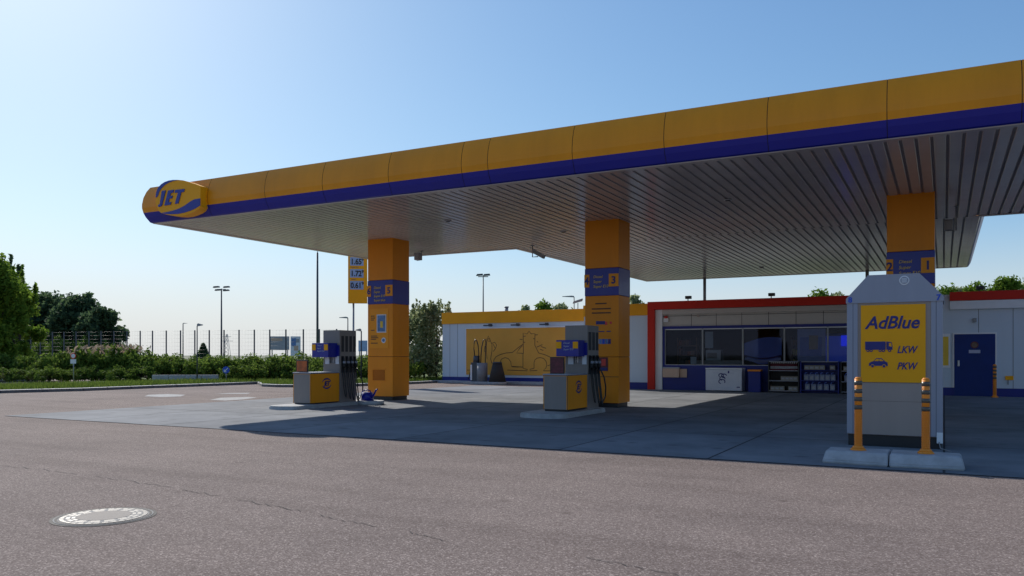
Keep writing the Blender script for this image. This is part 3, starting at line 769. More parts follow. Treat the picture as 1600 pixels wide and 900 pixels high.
p2 = copy_tree(p1); p2.location = (pb_, 11.38, .165); p2['label'] = 'orange striped flexible post on the right kerb block'
p3 = copy_tree(p1); dx = W(1553.5, 620, 31.2)[0]; p3.location = (dx, 30.9, .009); p3.scale = (1.15,1.15,1.15); p3['label'] = 'weathered orange striped post standing beside the blue door'

# ------------------------------------------------------------------ shop building
V0 = 31.8; ZT = 3.58; WR = 9.0; WLx = W(912.5, 500, V0)[0]
def su(px): return W(px, 500, V0)[0]
def sz(py, px=1200): return W(px, py, V0)[1]
uR0, uR1, uW1, uRend = su(1013), su(1024), su(1034.5), su(1484)
u13 = uRend
shop = thing('shop_building', (0, 0, 0), 'white flat roofed petrol station shop with red frame and wide dark windows', 'shop')
b = MB()
ZF = sz(508, 1150)    # top of glazed zone
b.box(WLx, uR0, V0, V0+.25, .28, 3.04, 'white'); 
b.box(u13, WR, V0, V0+.25, .28, 3.15, 'white')
b.box(uW1, u13-.3, V0+.12, V0+.3, ZF, 3.2, 'cream')
b.box(uR1, uW1, V0, V0+.3, .0, 3.25, 'white2'); b.box(uW1, u13-.3, V0-.0, V0+.119, 3.06, 3.25, 'cream')
b.box(u13-.3, u13, V0-.004, V0+.3, .28, 3.5, 'white')
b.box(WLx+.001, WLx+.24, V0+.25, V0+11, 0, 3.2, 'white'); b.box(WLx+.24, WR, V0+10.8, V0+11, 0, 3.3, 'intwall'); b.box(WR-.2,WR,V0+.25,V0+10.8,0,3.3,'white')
b.build('wall', shop)
b = MB(); b.box(WLx, uR0-.003, V0-.015, V0+.2, 0, .279, 'bluedk'); b.build('blue_base', shop); b = MB(); b.box(u13-.3, WR, V0-.02, V0+.2, 0, .279, 'bluedk'); b.build('blue_base', shop)
b = MB(); b.box(WLx-.02, uR0-.003, V0-.05, V0+.10, 3.041, ZT-.06, 'yellow3',.01); b.box(WLx-.02, WLx+.10, V0+.101, V0+11, 3.201, ZT-.06, 'yellow2'); b.build('yellow_fascia', shop)
b = MB(); b.box(uR0, u13-.3, V0-.12, V0+.1, 3.26, ZT, 'red',.008); b.box(uR0, uR1, V0-.12, V0+.1, .0, 3.259, 'red',.008); b.box(u13, WR, V0-.12, V0+.1, 3.28, ZT, 'red',.008); b.build('red_frame', shop)
b = MB(); b.box(u13, WR, V0-.10, V0-.001, 2.98, 3.27, 'white2',.008); b.build('white_fascia', shop)
b = MB(); b.box(WLx+.01, WR, V0+.101, V0+11, 3.3, 3.5, 'roof'); b.build('roof', shop)
b = MB()
for px in (1079,1118,1158,1200,1243,1286): x = su(px); b.box(x-.008, x+.008, V0+.115, V0+.1195, ZF, 3.055, 'joint')
b.box(uW1, u13-.3, V0+.112, V0+.1185, 2.98, 2.995, 'joint')
for px in (1529,1583): x = su(px); b.box(x-.006,x+.006,V0-.004,V0-.0005,.28,2.97,'joint')
x = su(965); b.box(x-.006,x+.006,V0-.004,V0-.0005,.28,3.03,'joint')
b.build('panel_seams', shop)
# glazing
zsill = sz(571, 1150); zhead = sz(512.5, 1150)
b = MB(); b.box(uW1, u13-.3, V0+.05, V0+.2, zhead, ZF, 'bluedk'); b.box(uW1, u13-.3, V0+.05, V0+.2, 0, zsill, 'bluedk'); b.box(uW1, su(1038), V0+.05, V0+.2, zsill, zhead, 'bluedk'); b.build('blue_sill_wall', shop)
wins = [(1038,1097),(1097,1160),(1160,1225),(1225,1293),(1293,1340),(1340,1400),(1400,1470)]
for a, c in wins:
    x0, x1 = su(a), su(c); f = .03
    b = MB()
    b.box(x0,x0+f,V0+.07,V0+.14,zsill,zhead,'galv'); b.box(x1-f,x1,V0+.07,V0+.14,zsill,zhead,'galv')
    b.box(x0+f,x1-f,V0+.07,V0+.14,zhead-f*1.2,zhead,'brush'); b.box(x0+f,x1-f,V0+.07,V0+.14,zsill,zsill+f*.6,'brush')
    wd = b.build('window', shop)
    b = MB(); b.box(x0+f,x1-f,V0+.10,V0+.106,zsill+f*.6,zhead-f*1.2,'glass'); b.build('pane', wd)
# interior
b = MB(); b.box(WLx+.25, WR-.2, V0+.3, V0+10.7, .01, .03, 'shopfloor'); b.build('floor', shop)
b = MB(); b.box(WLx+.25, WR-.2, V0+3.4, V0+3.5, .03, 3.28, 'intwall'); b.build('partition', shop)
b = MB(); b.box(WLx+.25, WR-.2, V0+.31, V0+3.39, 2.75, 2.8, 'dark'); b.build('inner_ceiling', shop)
# shop furniture seen through the glass
def goods_shelf(px0, px1, y, rows, label, mats):
    x0, x1 = su(px0), su(px1); t = thing('store_shelf', (x0, y, .03), label, 'shelf', 'shelves inside the shop'); w_ = x1-x0
    b = MB(); b.box(0,.04,0,.4,0,2.1,'wood'); b.box(w_-.04,w_,0,.4,0,2.1,'wood')
    for k in range(rows): b.box(.04,w_-.04,0,.4,.15+k*2/rows,.18+k*2/rows,'wood')
    b.build('rack_frame', t)
    for k in range(rows):
        b = MB(); x = .06
        while x < w_-.2:
            ww = random.uniform(.07,.16); b.box(x,x+ww,.05,.3,.181+k*2/rows,.181+k*2/rows+random.uniform(.12,.28),random.choice(mats)); x += ww+.02
        b.build('goods_row', t)
goods_shelf(1040,1072,V0+1.6,5,'wooden shelf of packets behind the leftmost shop window',['maroon','wood','oran2','void'])
goods_shelf(1228,1248,V0+1.1,5,'narrow warm wooden shelf behind the fourth shop window',['wood','oran2','ytext'])
def simple(name, label, cat, fn, grp=None):
    b = MB(); fn(b); return tag(b.build(name), label, cat, grp)
def fW(b, px0, px1, py0, py1, y0, y1, m, bev=.004):
    x0, z1 = W(px0, py0, y0); x1, z0 = W(px1, py1, y0); b.box(x0, x1, y0, y1, z0, z1, m, bev)
simple('counter', 'long pale counter behind the left shop windows', 'counter', lambda b: (fW(b,1088,1158,563,600,V0+.9,V0+1.5,'cream',.01)))
cz_ = W(1088,563,V0+.9)[1]
def coffee(b):
    x0 = W(1103,500,V0+1)[0]; x1 = W(1126,500,V0+1)[0]; b.box(x0,x1,V0+1,V0+1.4,cz_+.001,cz_+.42,'white2',.01); b.box(x0+.05,x0+.45,V0+.995,V0+1.0,cz_+.08,cz_+.3,'grey')
simple('coffee_machine', 'white boxy machine on the counter in the second shop window', 'machine', coffee)
def menu(b): fW(b,1103,1114,525,543,V0+1.05,V0+1.09,'paper')
m_ = thing('notice_stand', (W(1108,543,V0+1.05)[0], V0+1.05, cz_+.42), 'upright pale notice above the white machine in the second window', 'notice')
b = MB(); b.box(-.16,.16,0,.04,.08,.75,'paper',.005); b.build('sheet', m_); b = MB(); b.box(-.02,.02,.01,.03,.001,.08,'grey'); b.build('stem', m_)
simple('window_notice', 'small pale notice stuck low inside the leftmost shop window', 'notice', lambda b: fW(b,1079,1088,557.5,568.5,V0+.108,V0+.118,'paper',.001))
def oval(b, px0, px1, py0, py1, y, m, m2):
    x0, z1 = W(px0, py0, y); x1, z0 = W(px1, py1, y); n = 10; P = [(x0,z0+(z1-z0)*.35)]
    P += [(x0, z1-(z1-z0)*.22)] + [(x0+(x1-x0)*k/n, z1-(z1-z0)*.22 + (z1-z0)*.22*math.sin(PI*k/n*.7)) for k in range(1,n+1)]
    P += [(x1, z0+(z1-z0)*.35)] + [(x1+(x0-x1)*k/n, z0+(z1-z0)*.35 - (z1-z0)*.35*math.sin(PI*k/n)) for k in range(1,n)]
    b.prism(P, y, y+.03, m)
    b.ribbon([(x0+(x1-x0)*k/n, z0+(z1-z0)*(.34-.12*math.sin(PI*k/n))) for k in range(n+1)], .06, y-.002, 'text')
    b.ribbon([(x0+.02+(x1-x0-.04)*k/n, z0+(z1-z0)*(.22-.1*math.sin(PI*k/n))) for k in range(n+1)], .10, y-.003, m2)
simple('window_sheet', 'large rounded blue shape behind the third shop window', 'banner', lambda b: oval(b,1163,1221,527,570,V0+.16,'banner','banner2'))  # rounded blue sheet with two curved stripes
def ban4(b):
    fW(b,1246,1290,514,568,V0+.16,V0+.19,'banner2',.002)
    fW(b,1250,1284,527,556,V0+.150,V0+.158,'banner',.001); fW(b,1264,1278,524,546,V0+.140,V0+.148,'beige',.001)
simple('window_sheet', 'tall pale violet banner with a figure picture behind the fourth shop window', 'banner', ban4)
cl = thing('drinks_cooler', (su(1305), V0+1.0, .03), 'glowing blue drinks cooler behind the shop window beside the grey dispenser', 'cooler')
b = MB(); b.box(-.55,1.6,0,.6,0,2.2,'bluedk',.01); b.build('cabinet', cl)
b = MB(); b.box(-.5,1.5,-.01,-.001,.5,2.1,'bluelit'); b.build('lit_front', cl)
b = MB(); b.box(.10,.45,-.03,-.011,1.72,2.12,'bluelit2'); b.build('lit_header', cl)
b = MB(); b.box(-.5,1.5,-.05,-.011,1.05,1.08,'white2'); b.box(-.5,1.5,-.05,-.011,.8,.82,'white2'); b.build('shelf_edge', cl)
# fixtures on the facade
def siren(b):
    x, z = W(1041,499,V0+.1); b.box(x-.10,x+.10,V0+.03,V0+.118,z-.11,z+.04,'white2',.01); b.cyl((x,V0+.07),.07,z+.041,z+.13,'redp',16)
simple('alarm_siren', 'white alarm box with red beacon at the top left of the shop front', 'alarm', siren)
def sens(b):
    x, z = W(1092,493,V0+.1); b.box(x-.05,x+.05,V0-.05,V0-.001,z-.06,z+.04,'grey',.01)
simple('motion_sensor', 'small grey sensor under the shop eave above the first window', 'sensor', sens)
hat = thing('night_hatch', (su(1036.5), V0+.05, 0), 'beige night service tray below the leftmost shop window', 'hatch')
z0, z1 = sz(589.5,1050), sz(575.5,1050); wA, wB = su(1062)-su(1036.5), su(1073)-su(1036.5)
b = MB(); b.box(0,wA,-.16,-.001,z0,z1,'beige',.01); b.build('tray', hat); b = MB(); b.box(wA+.01,wB,-.05,-.001,z0,z1-.02,'beige',.008); b.build('side_plate', hat)
b = MB(); b.box(-.01,wA+.01,-.18,-.0,z1,z1+.05,'grey2',.006); b.build('ledge', hat)
# freezer chest
fx0, fx1 = W(1102.5,600,V0-.7)[0], W(1159,600,V0-.7)[0]
fz = thing('chest_freezer', (fx0, V0-.7, .009), 'white chest freezer with blue scribbled emblem against the blue shop wall', 'freezer')
wF = fx1-fx0; b = MB(); b.box(0,wF,0,.62,.03,.84,'freezer',.02,3); b.build('freezer_body', fz)
b = MB(); b.box(-.01,wF+.01,-.01,.63,.845,.90,'white2',.015); b.build('lid', fz)
b = MB(); c0 = wF*.47
for (cx_, cz2, r_) in ((c0-.05,.62,.09),(c0+.06,.60,.10),(c0,.50,.10),(c0-.02,.38,.12)):
    b.ribbon([(cx_+r_*math.cos(a/10*2*PI*.8+cx_*9), cz2+r_*.7*math.sin(a/10*2*PI*.8+cx_*9)) for a in range(11)], .035, -.004, 'text')
for zz, a, c in ((.70,.2,.8),(.13,.35,.75),): b.box(wF*a,wF*c,-.003,-.0005,zz,zz+.012,'ltext')
b.box(wF*.86,wF*.95,-.003,-.0005,.15,.19,'text'); b.box(wF*.62,wF*.66,-.004,-.0005,.70,.79,'text'); b.build('emblem', fz, recalc=False)
# bin
bx = W(1180,600,V0-.6)[0]
bn = thing('waste_bin', (bx, V0-.6, .009), 'blue square waste bin with orange rim beside the chest freezer', 'bin')
b = MB(); b.box(-.22,.22,-.2,.2,0,.78,'bluedk',.03,3); b.build('bin_body', bn)
b = MB(); b.box(-.24,.24,-.22,.22,.781,.85,'orange',.02); b.build('lid', bn)
# racks with goods
def rack(px0, px1, y, mframe, shelves, label, back='void'):
    x0, x1 = W(px0,600,y)[0], W(px1,600,y)[0]; w_ = x1-x0
    t = thing('display_rack', (x0, y, .009), label, 'display rack', 'display racks outside the shop')
    b = MB(); b.box(0,.04,0,.42,0,1.16,mframe); b.box(w_-.04,w_,0,.42,0,1.16,mframe); b.box(.04,w_-.04,.39,.42,0,1.16,back); b.build('rack_frame', t)
    for z in shelves: b = MB(); b.box(.04,w_-.04,0,.389,z-.025,z,'grey2' if mframe != 'bluedk' else 'bluedk'); b.build('shelf', t)
    b = MB(); b.box(.04,w_-.04,-.005,.389,1.14,1.165,'grey2'); b.build('top_rail', t)
    return x0, w_
def bottle_proto(kind, loc, label, grp):
    cat = {'bottle':'bottle','jug':'canister','pack':'pack'}[kind]
    nm = {'bottle':'bottle','jug':'fluid_canister','pack':'goods_pack'}[kind]
    t = thing(nm, loc, label, cat, grp)
    if kind == 'bottle':
        b = MB(); b.cyl((0,0),.042,0,.2,'maroon',12); b.cyl((0,0),.042,.2,.26,'maroon',12,.018); b.build('bottle_body', t)
        b = MB(); b.cyl((0,0),.0435,.05,.15,'labelp',12); b.build('label_band', t)
        b = MB(); b.cyl((0,0),.022,.26,.30,'white2',10); b.build('cap', t)
    elif kind == 'jug':
        b = MB(); b.box(-.085,.085,-.06,.06,0,.22,'jug',.02,2); b.build('canister_body', t)
        b = MB(); b.tube([(-.06,0,.22),(-.04,0,.28),(.02,0,.28)], .014, 'banner'); b.build('handle', t)
        b = MB(); b.box(-.05,.05,-.066,-.061,.04,.15,'labelp'); b.build('label_patch', t)
    else:
        b = MB(); b.box(-.09,.09,-.07,.07,0,.16,'carton',.01); b.build('carton', t)
        b = MB(); b.box(-.06,.06,-.074,-.071,.04,.12,'labelp'); b.build('label_patch', t)
    return t
def row(kind, x0, x1, n, y, z, label, grp, skip=()):
    first = None
    for k in range(n):
        if k in skip: continue
        loc = (x0+(x1-x0)*(k+.5)/n, y, z)
        if first is None: first = bottle_proto(kind, loc, label, grp)
        else: c = copy_tree(first); c.location = loc
yR = V0-.75
xa, wa = rack(1200,1248.5,yR,'black',(.08,.45,.83),'dark display rack of bottles beside the blue waste bin')
row('bottle', xa+.06, xa+wa-.06, 13, yR+.12, .84, 'dark bottle with white cap on the top shelf of the dark rack', 'bottles on the top shelf of the dark rack')
row('pack', xa+wa*.42, xa+wa-.06, 4, yR+.12, .46, 'pale carton on the middle shelf of the dark rack', 'cartons on the middle shelf of the dark rack')
row('pack', xa+.08, xa+wa-.06, 6, yR+.12, .09, 'pale carton on the bottom shelf of the dark rack', 'cartons on the bottom shelf of the dark rack', (3,))
xb, wb = rack(1250,1311,yR,'bluedk',(.12,.47,.86),'blue display rack of canisters in front of the shop windows','bluedk')
row('pack', xb+.14, xb+wb-.14, 6, yR+.12, .87, 'yellowish pack on the top shelf of the blue rack', 'packs on the top shelf of the blue rack', (4,))
row('jug', xb+.12, xb+wb-.12, 6, yR+.12, .48, 'pale blue fluid canister on the middle shelf of the blue rack', 'canisters on the middle shelf of the blue rack')
row('jug', xb+.14, xb+wb-.12, 5, yR+.12, .13, 'pale blue fluid canister on the bottom shelf of the blue rack', 'canisters on the bottom shelf of the blue rack')
xc, wc_ = rack(1313,1350,yR,'black',(.08,.45,.83),'dark display rack half hidden behind the grey dispenser')
row('pack', xc+.08, xc+wc_-.08, 3, yR+.12, .84, 'carton on the top shelf of the half hidden rack', 'cartons on the half hidden rack')
row('jug', xc+.12, xc+wc_-.12, 3, yR+.12, .46, 'canister on the middle shelf of the half hidden rack', 'canisters on the half hidden rack')

# door, small window, notices on the right wall
dx0, dx1 = su(1491), su(1555); dz = sz(522,1520)
b = MB(); b.box(dx0-.05,dx1+.05,V0-.045,V0-.004,.28,dz+.05,'white2',.006); b.build('door_frame', shop)
b = MB(); b.box(dx0,dx1,V0-.06,V0-.046,.02,dz,'doorblue',.006); b.box(dx0-.03,dx1+.03,V0-.055,V0-.021,0.005,.279,'bluedk'); dr = b.build('door', shop)
b = MB(); b.box(dx0+.10,dx0+.16,V0-.10,V0-.061,1.02,1.22,'brush',.01); b.build('handle', dr)
b = MB(); cx_ = (dx0+dx1)/2; b.disc((cx_,1.75),.12,V0-.0615,'maroon'); b.disc((cx_,1.75),.09,V0-.068,'rust'); b.box(cx_-.17,cx_+.17,V0-.066,V0-.061,1.47,1.58,'ltext'); b.build('door_sticker', dr)
x0, x1 = su(1468), su(1482); z0, z1 = sz(571,1475), sz(526,1475)
b = MB(); b.box(x0-.1,x1+.06,V0-.03,V0-.005,z0-.08,z1+.1,'white2',.006); b.build('side_window', shop)
b = MB(); b.box(x0,x1,V0-.036,V0-.031,z0,z1,'ytext'); b.build('yellow_poster', shop)
simple('wall_lamp', 'small grey wall box above the blue door', 'wall box', lambda b: fW(b,1520,1526,497,503,V0-.08,V0-.0045,'galv',.01))
def ysign(b):
    x, z = W(1577,591,V0); b.box(x-.12,x+.12,V0-.05,V0-.0045,z-.06,z+.08,'ypaper',.015); b.box(x-.05,x-.02,V0-.03,V0-.0045,z-.22,z-.061,'galv')
simple('wall_valve_box', 'small yellow box low on the white wall right of the door', 'wall box', ysign)
# roof floodlights
def flood(px, py, v, label):
    x, z = W(px, py, v); t = thing('roof_floodlight', (x, v, ZT), label, 'floodlight', 'floodlights on the shop roof')
    b = MB(); b.tube([(0,0,-.02),(0,0,.08)], .02, 'dkpole'); b.build('bracket', t)
    b = MB(); b.box(-.1,.14,-.09,.06,.06,.18,'black',.02); h = b.build('lamp_head', t); return t
f1 = flood(1075,465,V0-.2,'small black floodlight on the red roof edge above the left windows')
for px, lab in ((1205,'small black floodlight on the red roof edge above the fourth window'),(1530,'small black floodlight on the red roof edge above the blue door')):
    c = copy_tree(f1); c.location = (W(px,460,V0-.2 if px<1400 else V0-.05)[0], V0-.2 if px<1400 else V0-.05, ZT); c['label'] = lab
# canopy back supports rising from behind the shop
for px, lab in ((1101,'slim grey steel pole rising from the shop roof to the canopy, left of the two'),(1355,'slim grey steel pole rising from the shop roof to the canopy behind the grey dispenser')):
    u = W(px, 440, 37.2)[0]; b = MB(); b.cyl((0,0), .07, 3.5, 5.02, 'galv', 16); b.cyl((0,0), .12, 3.5, 3.53, 'galv', 16); o = b.build('support_pole', loc=(u,37.2,0)); tag(o, lab, 'pole', 'slim poles behind the canopy')

# left wing
VW = 34.9; wl, wr = W(691,540,VW)[0], WLx+.0
wing = thing('car_wash_building', (0,0,0), 'low white building with yellow roof band and a big yellow mural', 'building')
zyb = W(800, 500.5, VW)[1]
b = MB(); b.box(wl+.02, wr, VW, VW+9, .3, 3.0, 'white'); b.build('wall', wing)
b = MB(); b.box(wl+.02, wr, VW-.015, VW+.2, .0, .299, 'bluedk'); b.build('blue_base', wing)
b = MB(); b.box(wl, wr, VW-.06, VW+.10, 3.001, ZT, 'yellow3', .01); b.box(wl, wl+.14, VW+.101, VW+9.05, 3.001, ZT, 'yellow2'); b.build('yellow_fascia', wing)
b = MB(); b.box(wl+.15, wr, VW+.11, VW+9.0, 3.002, ZT-.12, 'roof'); b.build('roof', wing)
b = MB(); 
for px in (703,715): x = W(px,500,VW)[0]; b.box(x-.006,x+.006,VW-.004,VW-.0005,.3,3.0,'joint')
b.build('panel_seams', wing)
mx0, mz1 = W(729,514,VW); mx1 = W(903,540,VW)[0]; mz0 = .42
b = MB(); b.box(mx0,mx1,VW-.035,VW-.001,mz0,mz1,'mural',.004); mur = b.build('mural_panel', wing)
b = MB(); b.box(mx0-.04,mx1+.04,VW-.05,VW-.001,mz1+.002,mz1+.05,'white2'); b.box(mx0-.04,mx0-.002,VW-.05,VW-.001,mz0,mz1,'white2'); b.build('mural_frame', wing)
def mq(x, y): return W(690 + x*200/1385, 480 + y*130/900, VW-.04)
lines = [
 [(885,500),(882,280),(925,290),(945,258),(968,288),(1010,285),(1008,410),(1050,495),(1120,515),(1175,540),(1197,575),(1185,620),(1145,635)],
 [(1000,660),(1000,600),(1010,570),(1035,550),(1070,545),(1105,555),(1130,585),(1138,620),(1130,655),(1100,688),(1260,690)],
 [(885,500),(810,495),(840,450),(875,415)],
 [(880,400),(820,445),(765,490),(700,495),(640,510),(590,535),(565,570),(565,610)],
 [(625,640),(628,600),(650,560),(685,545),(720,555),(748,590),(755,640),(880,648)],
 [(640,510),(660,505)], [(880,500),(880,660),(930,675),(925,688),(710,680)],
 [(1000,660),(955,672),(955,688),(1035,685)], [(885,315),(910,312)], [(888,380),(905,378)], [(990,342),(1008,340)], [(1010,300),(1040,298)],
 [(1030,372),(1045,378)], [(1030,432),(1090,405)], [(1075,425),(1130,445)], [(1065,455),(1100,468)], [(845,345),(875,352)],
 [(545,610),(530,560),(545,470),(545,400),(525,360),(505,310),(488,350),(485,420),(485,500),(492,560)],
 [(545,390),(575,380),(595,410),(580,450),(560,480)],[(560,400),(575,440)],[(470,420),(460,470),(475,490)],[(500,340),(525,345),(520,370),(498,365),(500,340)],
 [(275,680),(310,680)],[(765,645),(830,647)]]
b = MB()
for l in lines: b.ribbon([mq(*p) for p in l], .034, VW-.037, 'line')
b.build('line_drawing', mur, recalc=False)
def mlamp(px, label):
    x, z = W(px, 509, VW-.3); t = thing('mural_lamp', (x, VW, z), label, 'wall lamp', 'lamps above the yellow mural')
    b = MB(); b.tube([(0,-.005,.02),(0,-.2,.05),(0,-.35,.03)], .02, 'dkpole'); b.build('arm', t)
    b = MB(); b.box(-.28,.12,-.46,-.30,-.02,.04,'dkpole',.015); b.box(.0,.14,-.44,-.28,-.04,.09,'dkpole',.015); b.build('lamp_head', t); return t
l1 = mlamp(765,'dark wall lamp above the mural, leftmost of its row')
for px, lab in ((808,'dark wall lamp above the mural, middle of its row'),(853,'dark wall lamp above the mural, nearest the right pump')):
    c = copy_tree(l1); c.location.x = W(px,506,VW-.3)[0]; c['label'] = lab
b = MB(); x = W(791.5,485,VW+2)[0]; b.cyl((x,VW+2),.09,ZT-.01,ZT+.30,'galv',14); b.cyl((x,VW+2),.12,ZT+.301,ZT+.36,'galv',14); b.build('roof_vent', wing)
rt = thing('roof_camera', (W(903,470,VW+.3)[0], VW+.3, ZT), 'small angled camera on the yellow roof edge left of the middle column', 'camera')
b = MB(); b.tube([(0,0,-.01),(0,0,.3)],.02,'dkpole'); b.build('bracket', rt)
b = MB(); b.prism([(-.25,.28),(.2,.38),(.24,.5),(-.2,.38)],-.06,.06,'galv'); b.build('camera_head', rt)
# air / vacuum station
vb = 33.6
av = thing('vacuum_station', (W(747,595,vb)[0], vb, 0), 'car vacuum station with two tanks and arched hoses before the mural', 'vacuum station')
def aw(x, y): u, z = W(690 + x*200/1385, 480 + y*130/900, vb); return u - av.location.x, z
x0 = aw(270,0)[0]; x1 = aw(640,0)[0]
b = MB(); b.box(x0,x1,-.3,.55,0,.13,'kerb',.02); b.build('base_slab', av)
xa1, xa2 = aw(335,0)[0], aw(405,0)[0]
b = MB(); b.box(xa1,xa2,-.15,.2,.13,aw(0,595)[1],'dkpole',.02); b.cyl(((xa1+xa2)/2+.03,.02),.17,aw(0,595)[1],aw(0,525)[1],'dkpole',16,.15); b.box(xa1-.03,xa1+.06,-.16,-.151,.2,aw(0,620)[1],'paper'); b.build('left_tank', av)
xb1, xb2 = aw(400,0)[0], aw(478,0)[0]
b = MB(); b.cyl(((xb1+xb2)/2,.0),.26,.13,aw(0,600)[1],'tank',20); b.build('right_tank', av)
for pth in ([(365,530),(355,450),(358,385),(370,350),(385,360),(400,410),(408,500),(405,600)],[(430,600),(432,520),(440,430),(455,360),(475,345),(485,380),(480,470),(478,600),(470,720)],[(330,620),(318,700),(305,750),(290,780)],[(410,640),(430,720),(470,770)]):
    b = MB(); b.tube([(aw(*p)[0], -.05, max(aw(*p)[1], .15)) for p in pth], .025, 'rubber', 6); b.build('hose', av)
cb = thing('cone_bin', (W(777,592,vb-.1)[0], vb-.1, 0.0), 'dark tapered litter bin right of the vacuum station', 'bin')
b = MB(); b.cyl((0,0),.43,.13,1.02,'void',20,.22); b.cyl((0,0),.46,0,.13,'kerb',20); b.build('bin_body', cb)
b = MB(); b.cyl((0,0),.24,1.02,1.08,'dkpole',20,.2); b.build('lid', cb)

# ------------------------------------------------------------------ hanging fixtures under the canopy
def hook(px, v, zb, flip, label, cam):
    u = W(px, 400, v)[0]; t = thing('hanging_camera', (u, v, ZS), label, 'camera', 'cameras hanging under the canopy')
    L = ZS - zb; s = -1 if flip else 1
    b = MB(); b.tube([(0,0,.03),(0,0,-L),(s*.2,0,-L)], .018, 'galv'); b.box(-.05,.05,-.05,.05,-.02,0,'galv'); b.build('bracket', t)
    b = MB()
    if cam == 'box': b.box(s*.16-.10,s*.16+.10,-.1,.1,-L,-L+.26,'galv',.03)
    else: b.prism([(s*.05,-L+.25),(s*.45,-L+.02),(s*.40,-L-.08),(s*.0,-L+.14)],-.07,.07,'galv')
    b.build('housing', t)
hook(659, 23.0, 4.68, True, 'grey box camera hanging under the canopy right of the leftmost column', 'box')
hook(832, 23.6, 4.62, False, 'tilted grey camera hanging under the canopy at its inner corner', 'cam')
hook(1494, 22.2, 4.42, True, 'slim hooked fixture hanging under the canopy right of column 1', 'box')

# ------------------------------------------------------------------ price totem
Yt = 38.0; tu, tv = D(559, Yt)
tt = thing('price_totem', (tu, tv, 0), 'yellow price sign on a slim pole beside the leftmost column', 'price sign', rz=YAW + R(6))
zt0, zt1 = ZA(474, Yt), ZA(375, Yt); hw = .44
b = MB(); b.cyl((-.2,0), .045, 0, zt0+.05, 'galv', 12); b.build('pole', tt)
b = MB(); b.box(-hw,hw+.0,-.12,.12,zt0,zt1,'ypaper',.01); bb = b.build('sign_box', tt)
prices = [('1.65', 409), ('1.72', 427.5), ('0.61', 446)]
for p, py in prices:
    zc = ZA(py, Yt); b = MB(); b.box(-hw+.09,hw-.16,-.128,-.1205,zc-.20,zc+.20,'lcd'); d = b.build('price_display', bb)
    text(p, .36, (-hw+.12,-.129,zc-.13), 'black', d, bold=.012, fit=.46); text('9', .2, (hw-.25,-.129,zc+.02), 'black', d, bold=.006)
for n, py in (('Super E10', 418), ('Diesel', 437)): text(n, .085, (-hw+.14,-.121,ZA(py,Yt)-.03), 'text', bb)

# ------------------------------------------------------------------ lamps, masts, signs
def lamp(px, yc, pytop, label, arm=.8, side=1, r=.06, zb=0.0, name='street_lamp'):
    u, v = D(px, yc); z = ZA(pytop, yc); t = thing(name, (u, v, 0), label, 'street lamp', rz=YAW)
    b = MB(); b.tube([(0,0,zb),(0,0,z)], r, 'dkpole', 10, r*.7); b.build('pole', t)
    b = MB(); b.prism([(0,z-.03),(side*arm,z+.02),(side*arm,z+.06),(side*arm*.2,z+.12),(0,z+.08)], -.1*arm, .1*arm, 'galv'); b.build('lamp_head', t); return t
lamp(308, 39.5, 509, 'slim street lamp in front of the hedge left of the floodlight mast', .28, 1, .035)
lamp(564.5, 41, 517, 'short street lamp right behind the left fuel pump', .28, -1, .045)
lamp(543.5, 70, 497, 'street lamp with left pointing head beyond the hedge above the left pump', .75, -1, .06)
lamp(286, 150, 505.5, 'thin distant street lamp beyond the fence', .8, 1, .12)
lamp(897, 75, 464, 'distant street lamp above the yellow roof left of the middle column', 1.1, -1, .06)
def mast(px, yc, pytop, heads, label, r=.1):
    u, v = D(px, yc); z = ZA(pytop, yc); t = thing('floodlight_mast', (u, v, 0), label, 'floodlight mast', rz=YAW)
    b = MB(); b.tube([(0,0,0),(0,0,z)], r*1.3, 'dkpole', 10, r*.7); b.build('pole', t)
    b = MB(); b.box(-.5,.5,-.05,.05,z-.12,z-.04,'galv'); b.build('crossarm', t)
    for h in heads: b = MB(); b.prism([(h[0]-.35,z+h[1]),(h[0]+.35,z+h[1]+.05),(h[0]+.3,z+h[1]+.2),(h[0]-.25,z+h[1]+.16)], -.25, .25, 'dkpole'); b.build('lamp_head', t)
mast(346, 95, 451, [(-.6,.1),(.6,.1),(-.4,-.25),(.55,-.3)], 'tall floodlight mast with four lamps beyond the fence')
mast(755, 80, 431, [(-.35,.0),(.35,.0)], 'tall twin headed lamp mast rising behind the mural building', .07)
u, v = D(496, 52); b = MB(); b.tube([(0,0,0),(0,0,8.0)], .085, 'dkpole', 12, .06); b.cyl((0,0),.2,0,.12,'galv'); b.cyl((0,0),.03,8.0,8.1,'galv')
tag(b.build('flagpole', loc=(u,v,0)), 'tall dark pole rising behind the left fuel pump up to the canopy', 'pole')
# traffic signs
u, v = D(353.5, 39.2); t = thing('direction_sign', (u,v,.1), 'small round blue arrow sign at the kerb before the hedge', 'traffic sign', rz=YAW)
zc = ZA(578, 39.2)-.1
b = MB(); b.cyl((0,0),.022,0,zc,'galv'); b.build('post', t)
b = MB(); b.disc((0,zc),.17,-.03,'signblue',28); dd = b.build('sign_disc', t)
b = MB(); b.ribbon([(.09,.09+zc),(-.08,zc-.08)],.035,-.038,'white2'); b.ribbon([(-.09,zc+.02),(-.09,zc-.09),(.02,zc-.09)],.035,-.0385,'white2'); b.build('arrow', dd, recalc=False)
u, v = D(115, 37.5); t = thing('prohibition_sign', (u,v,.1), 'small round red rimmed sign with white plate before the left hedge', 'traffic sign', rz=YAW)
zc = ZA(556, 37.5)-.1
b = MB(); b.cyl((0,0),.022,0,zc+.1,'galv'); b.build('post', t)
b = MB(); b.disc((0,zc),.13,-.03,'redp',28); b.disc((0,zc),.095,-.037,'paper',28); b.build('sign_disc', t)
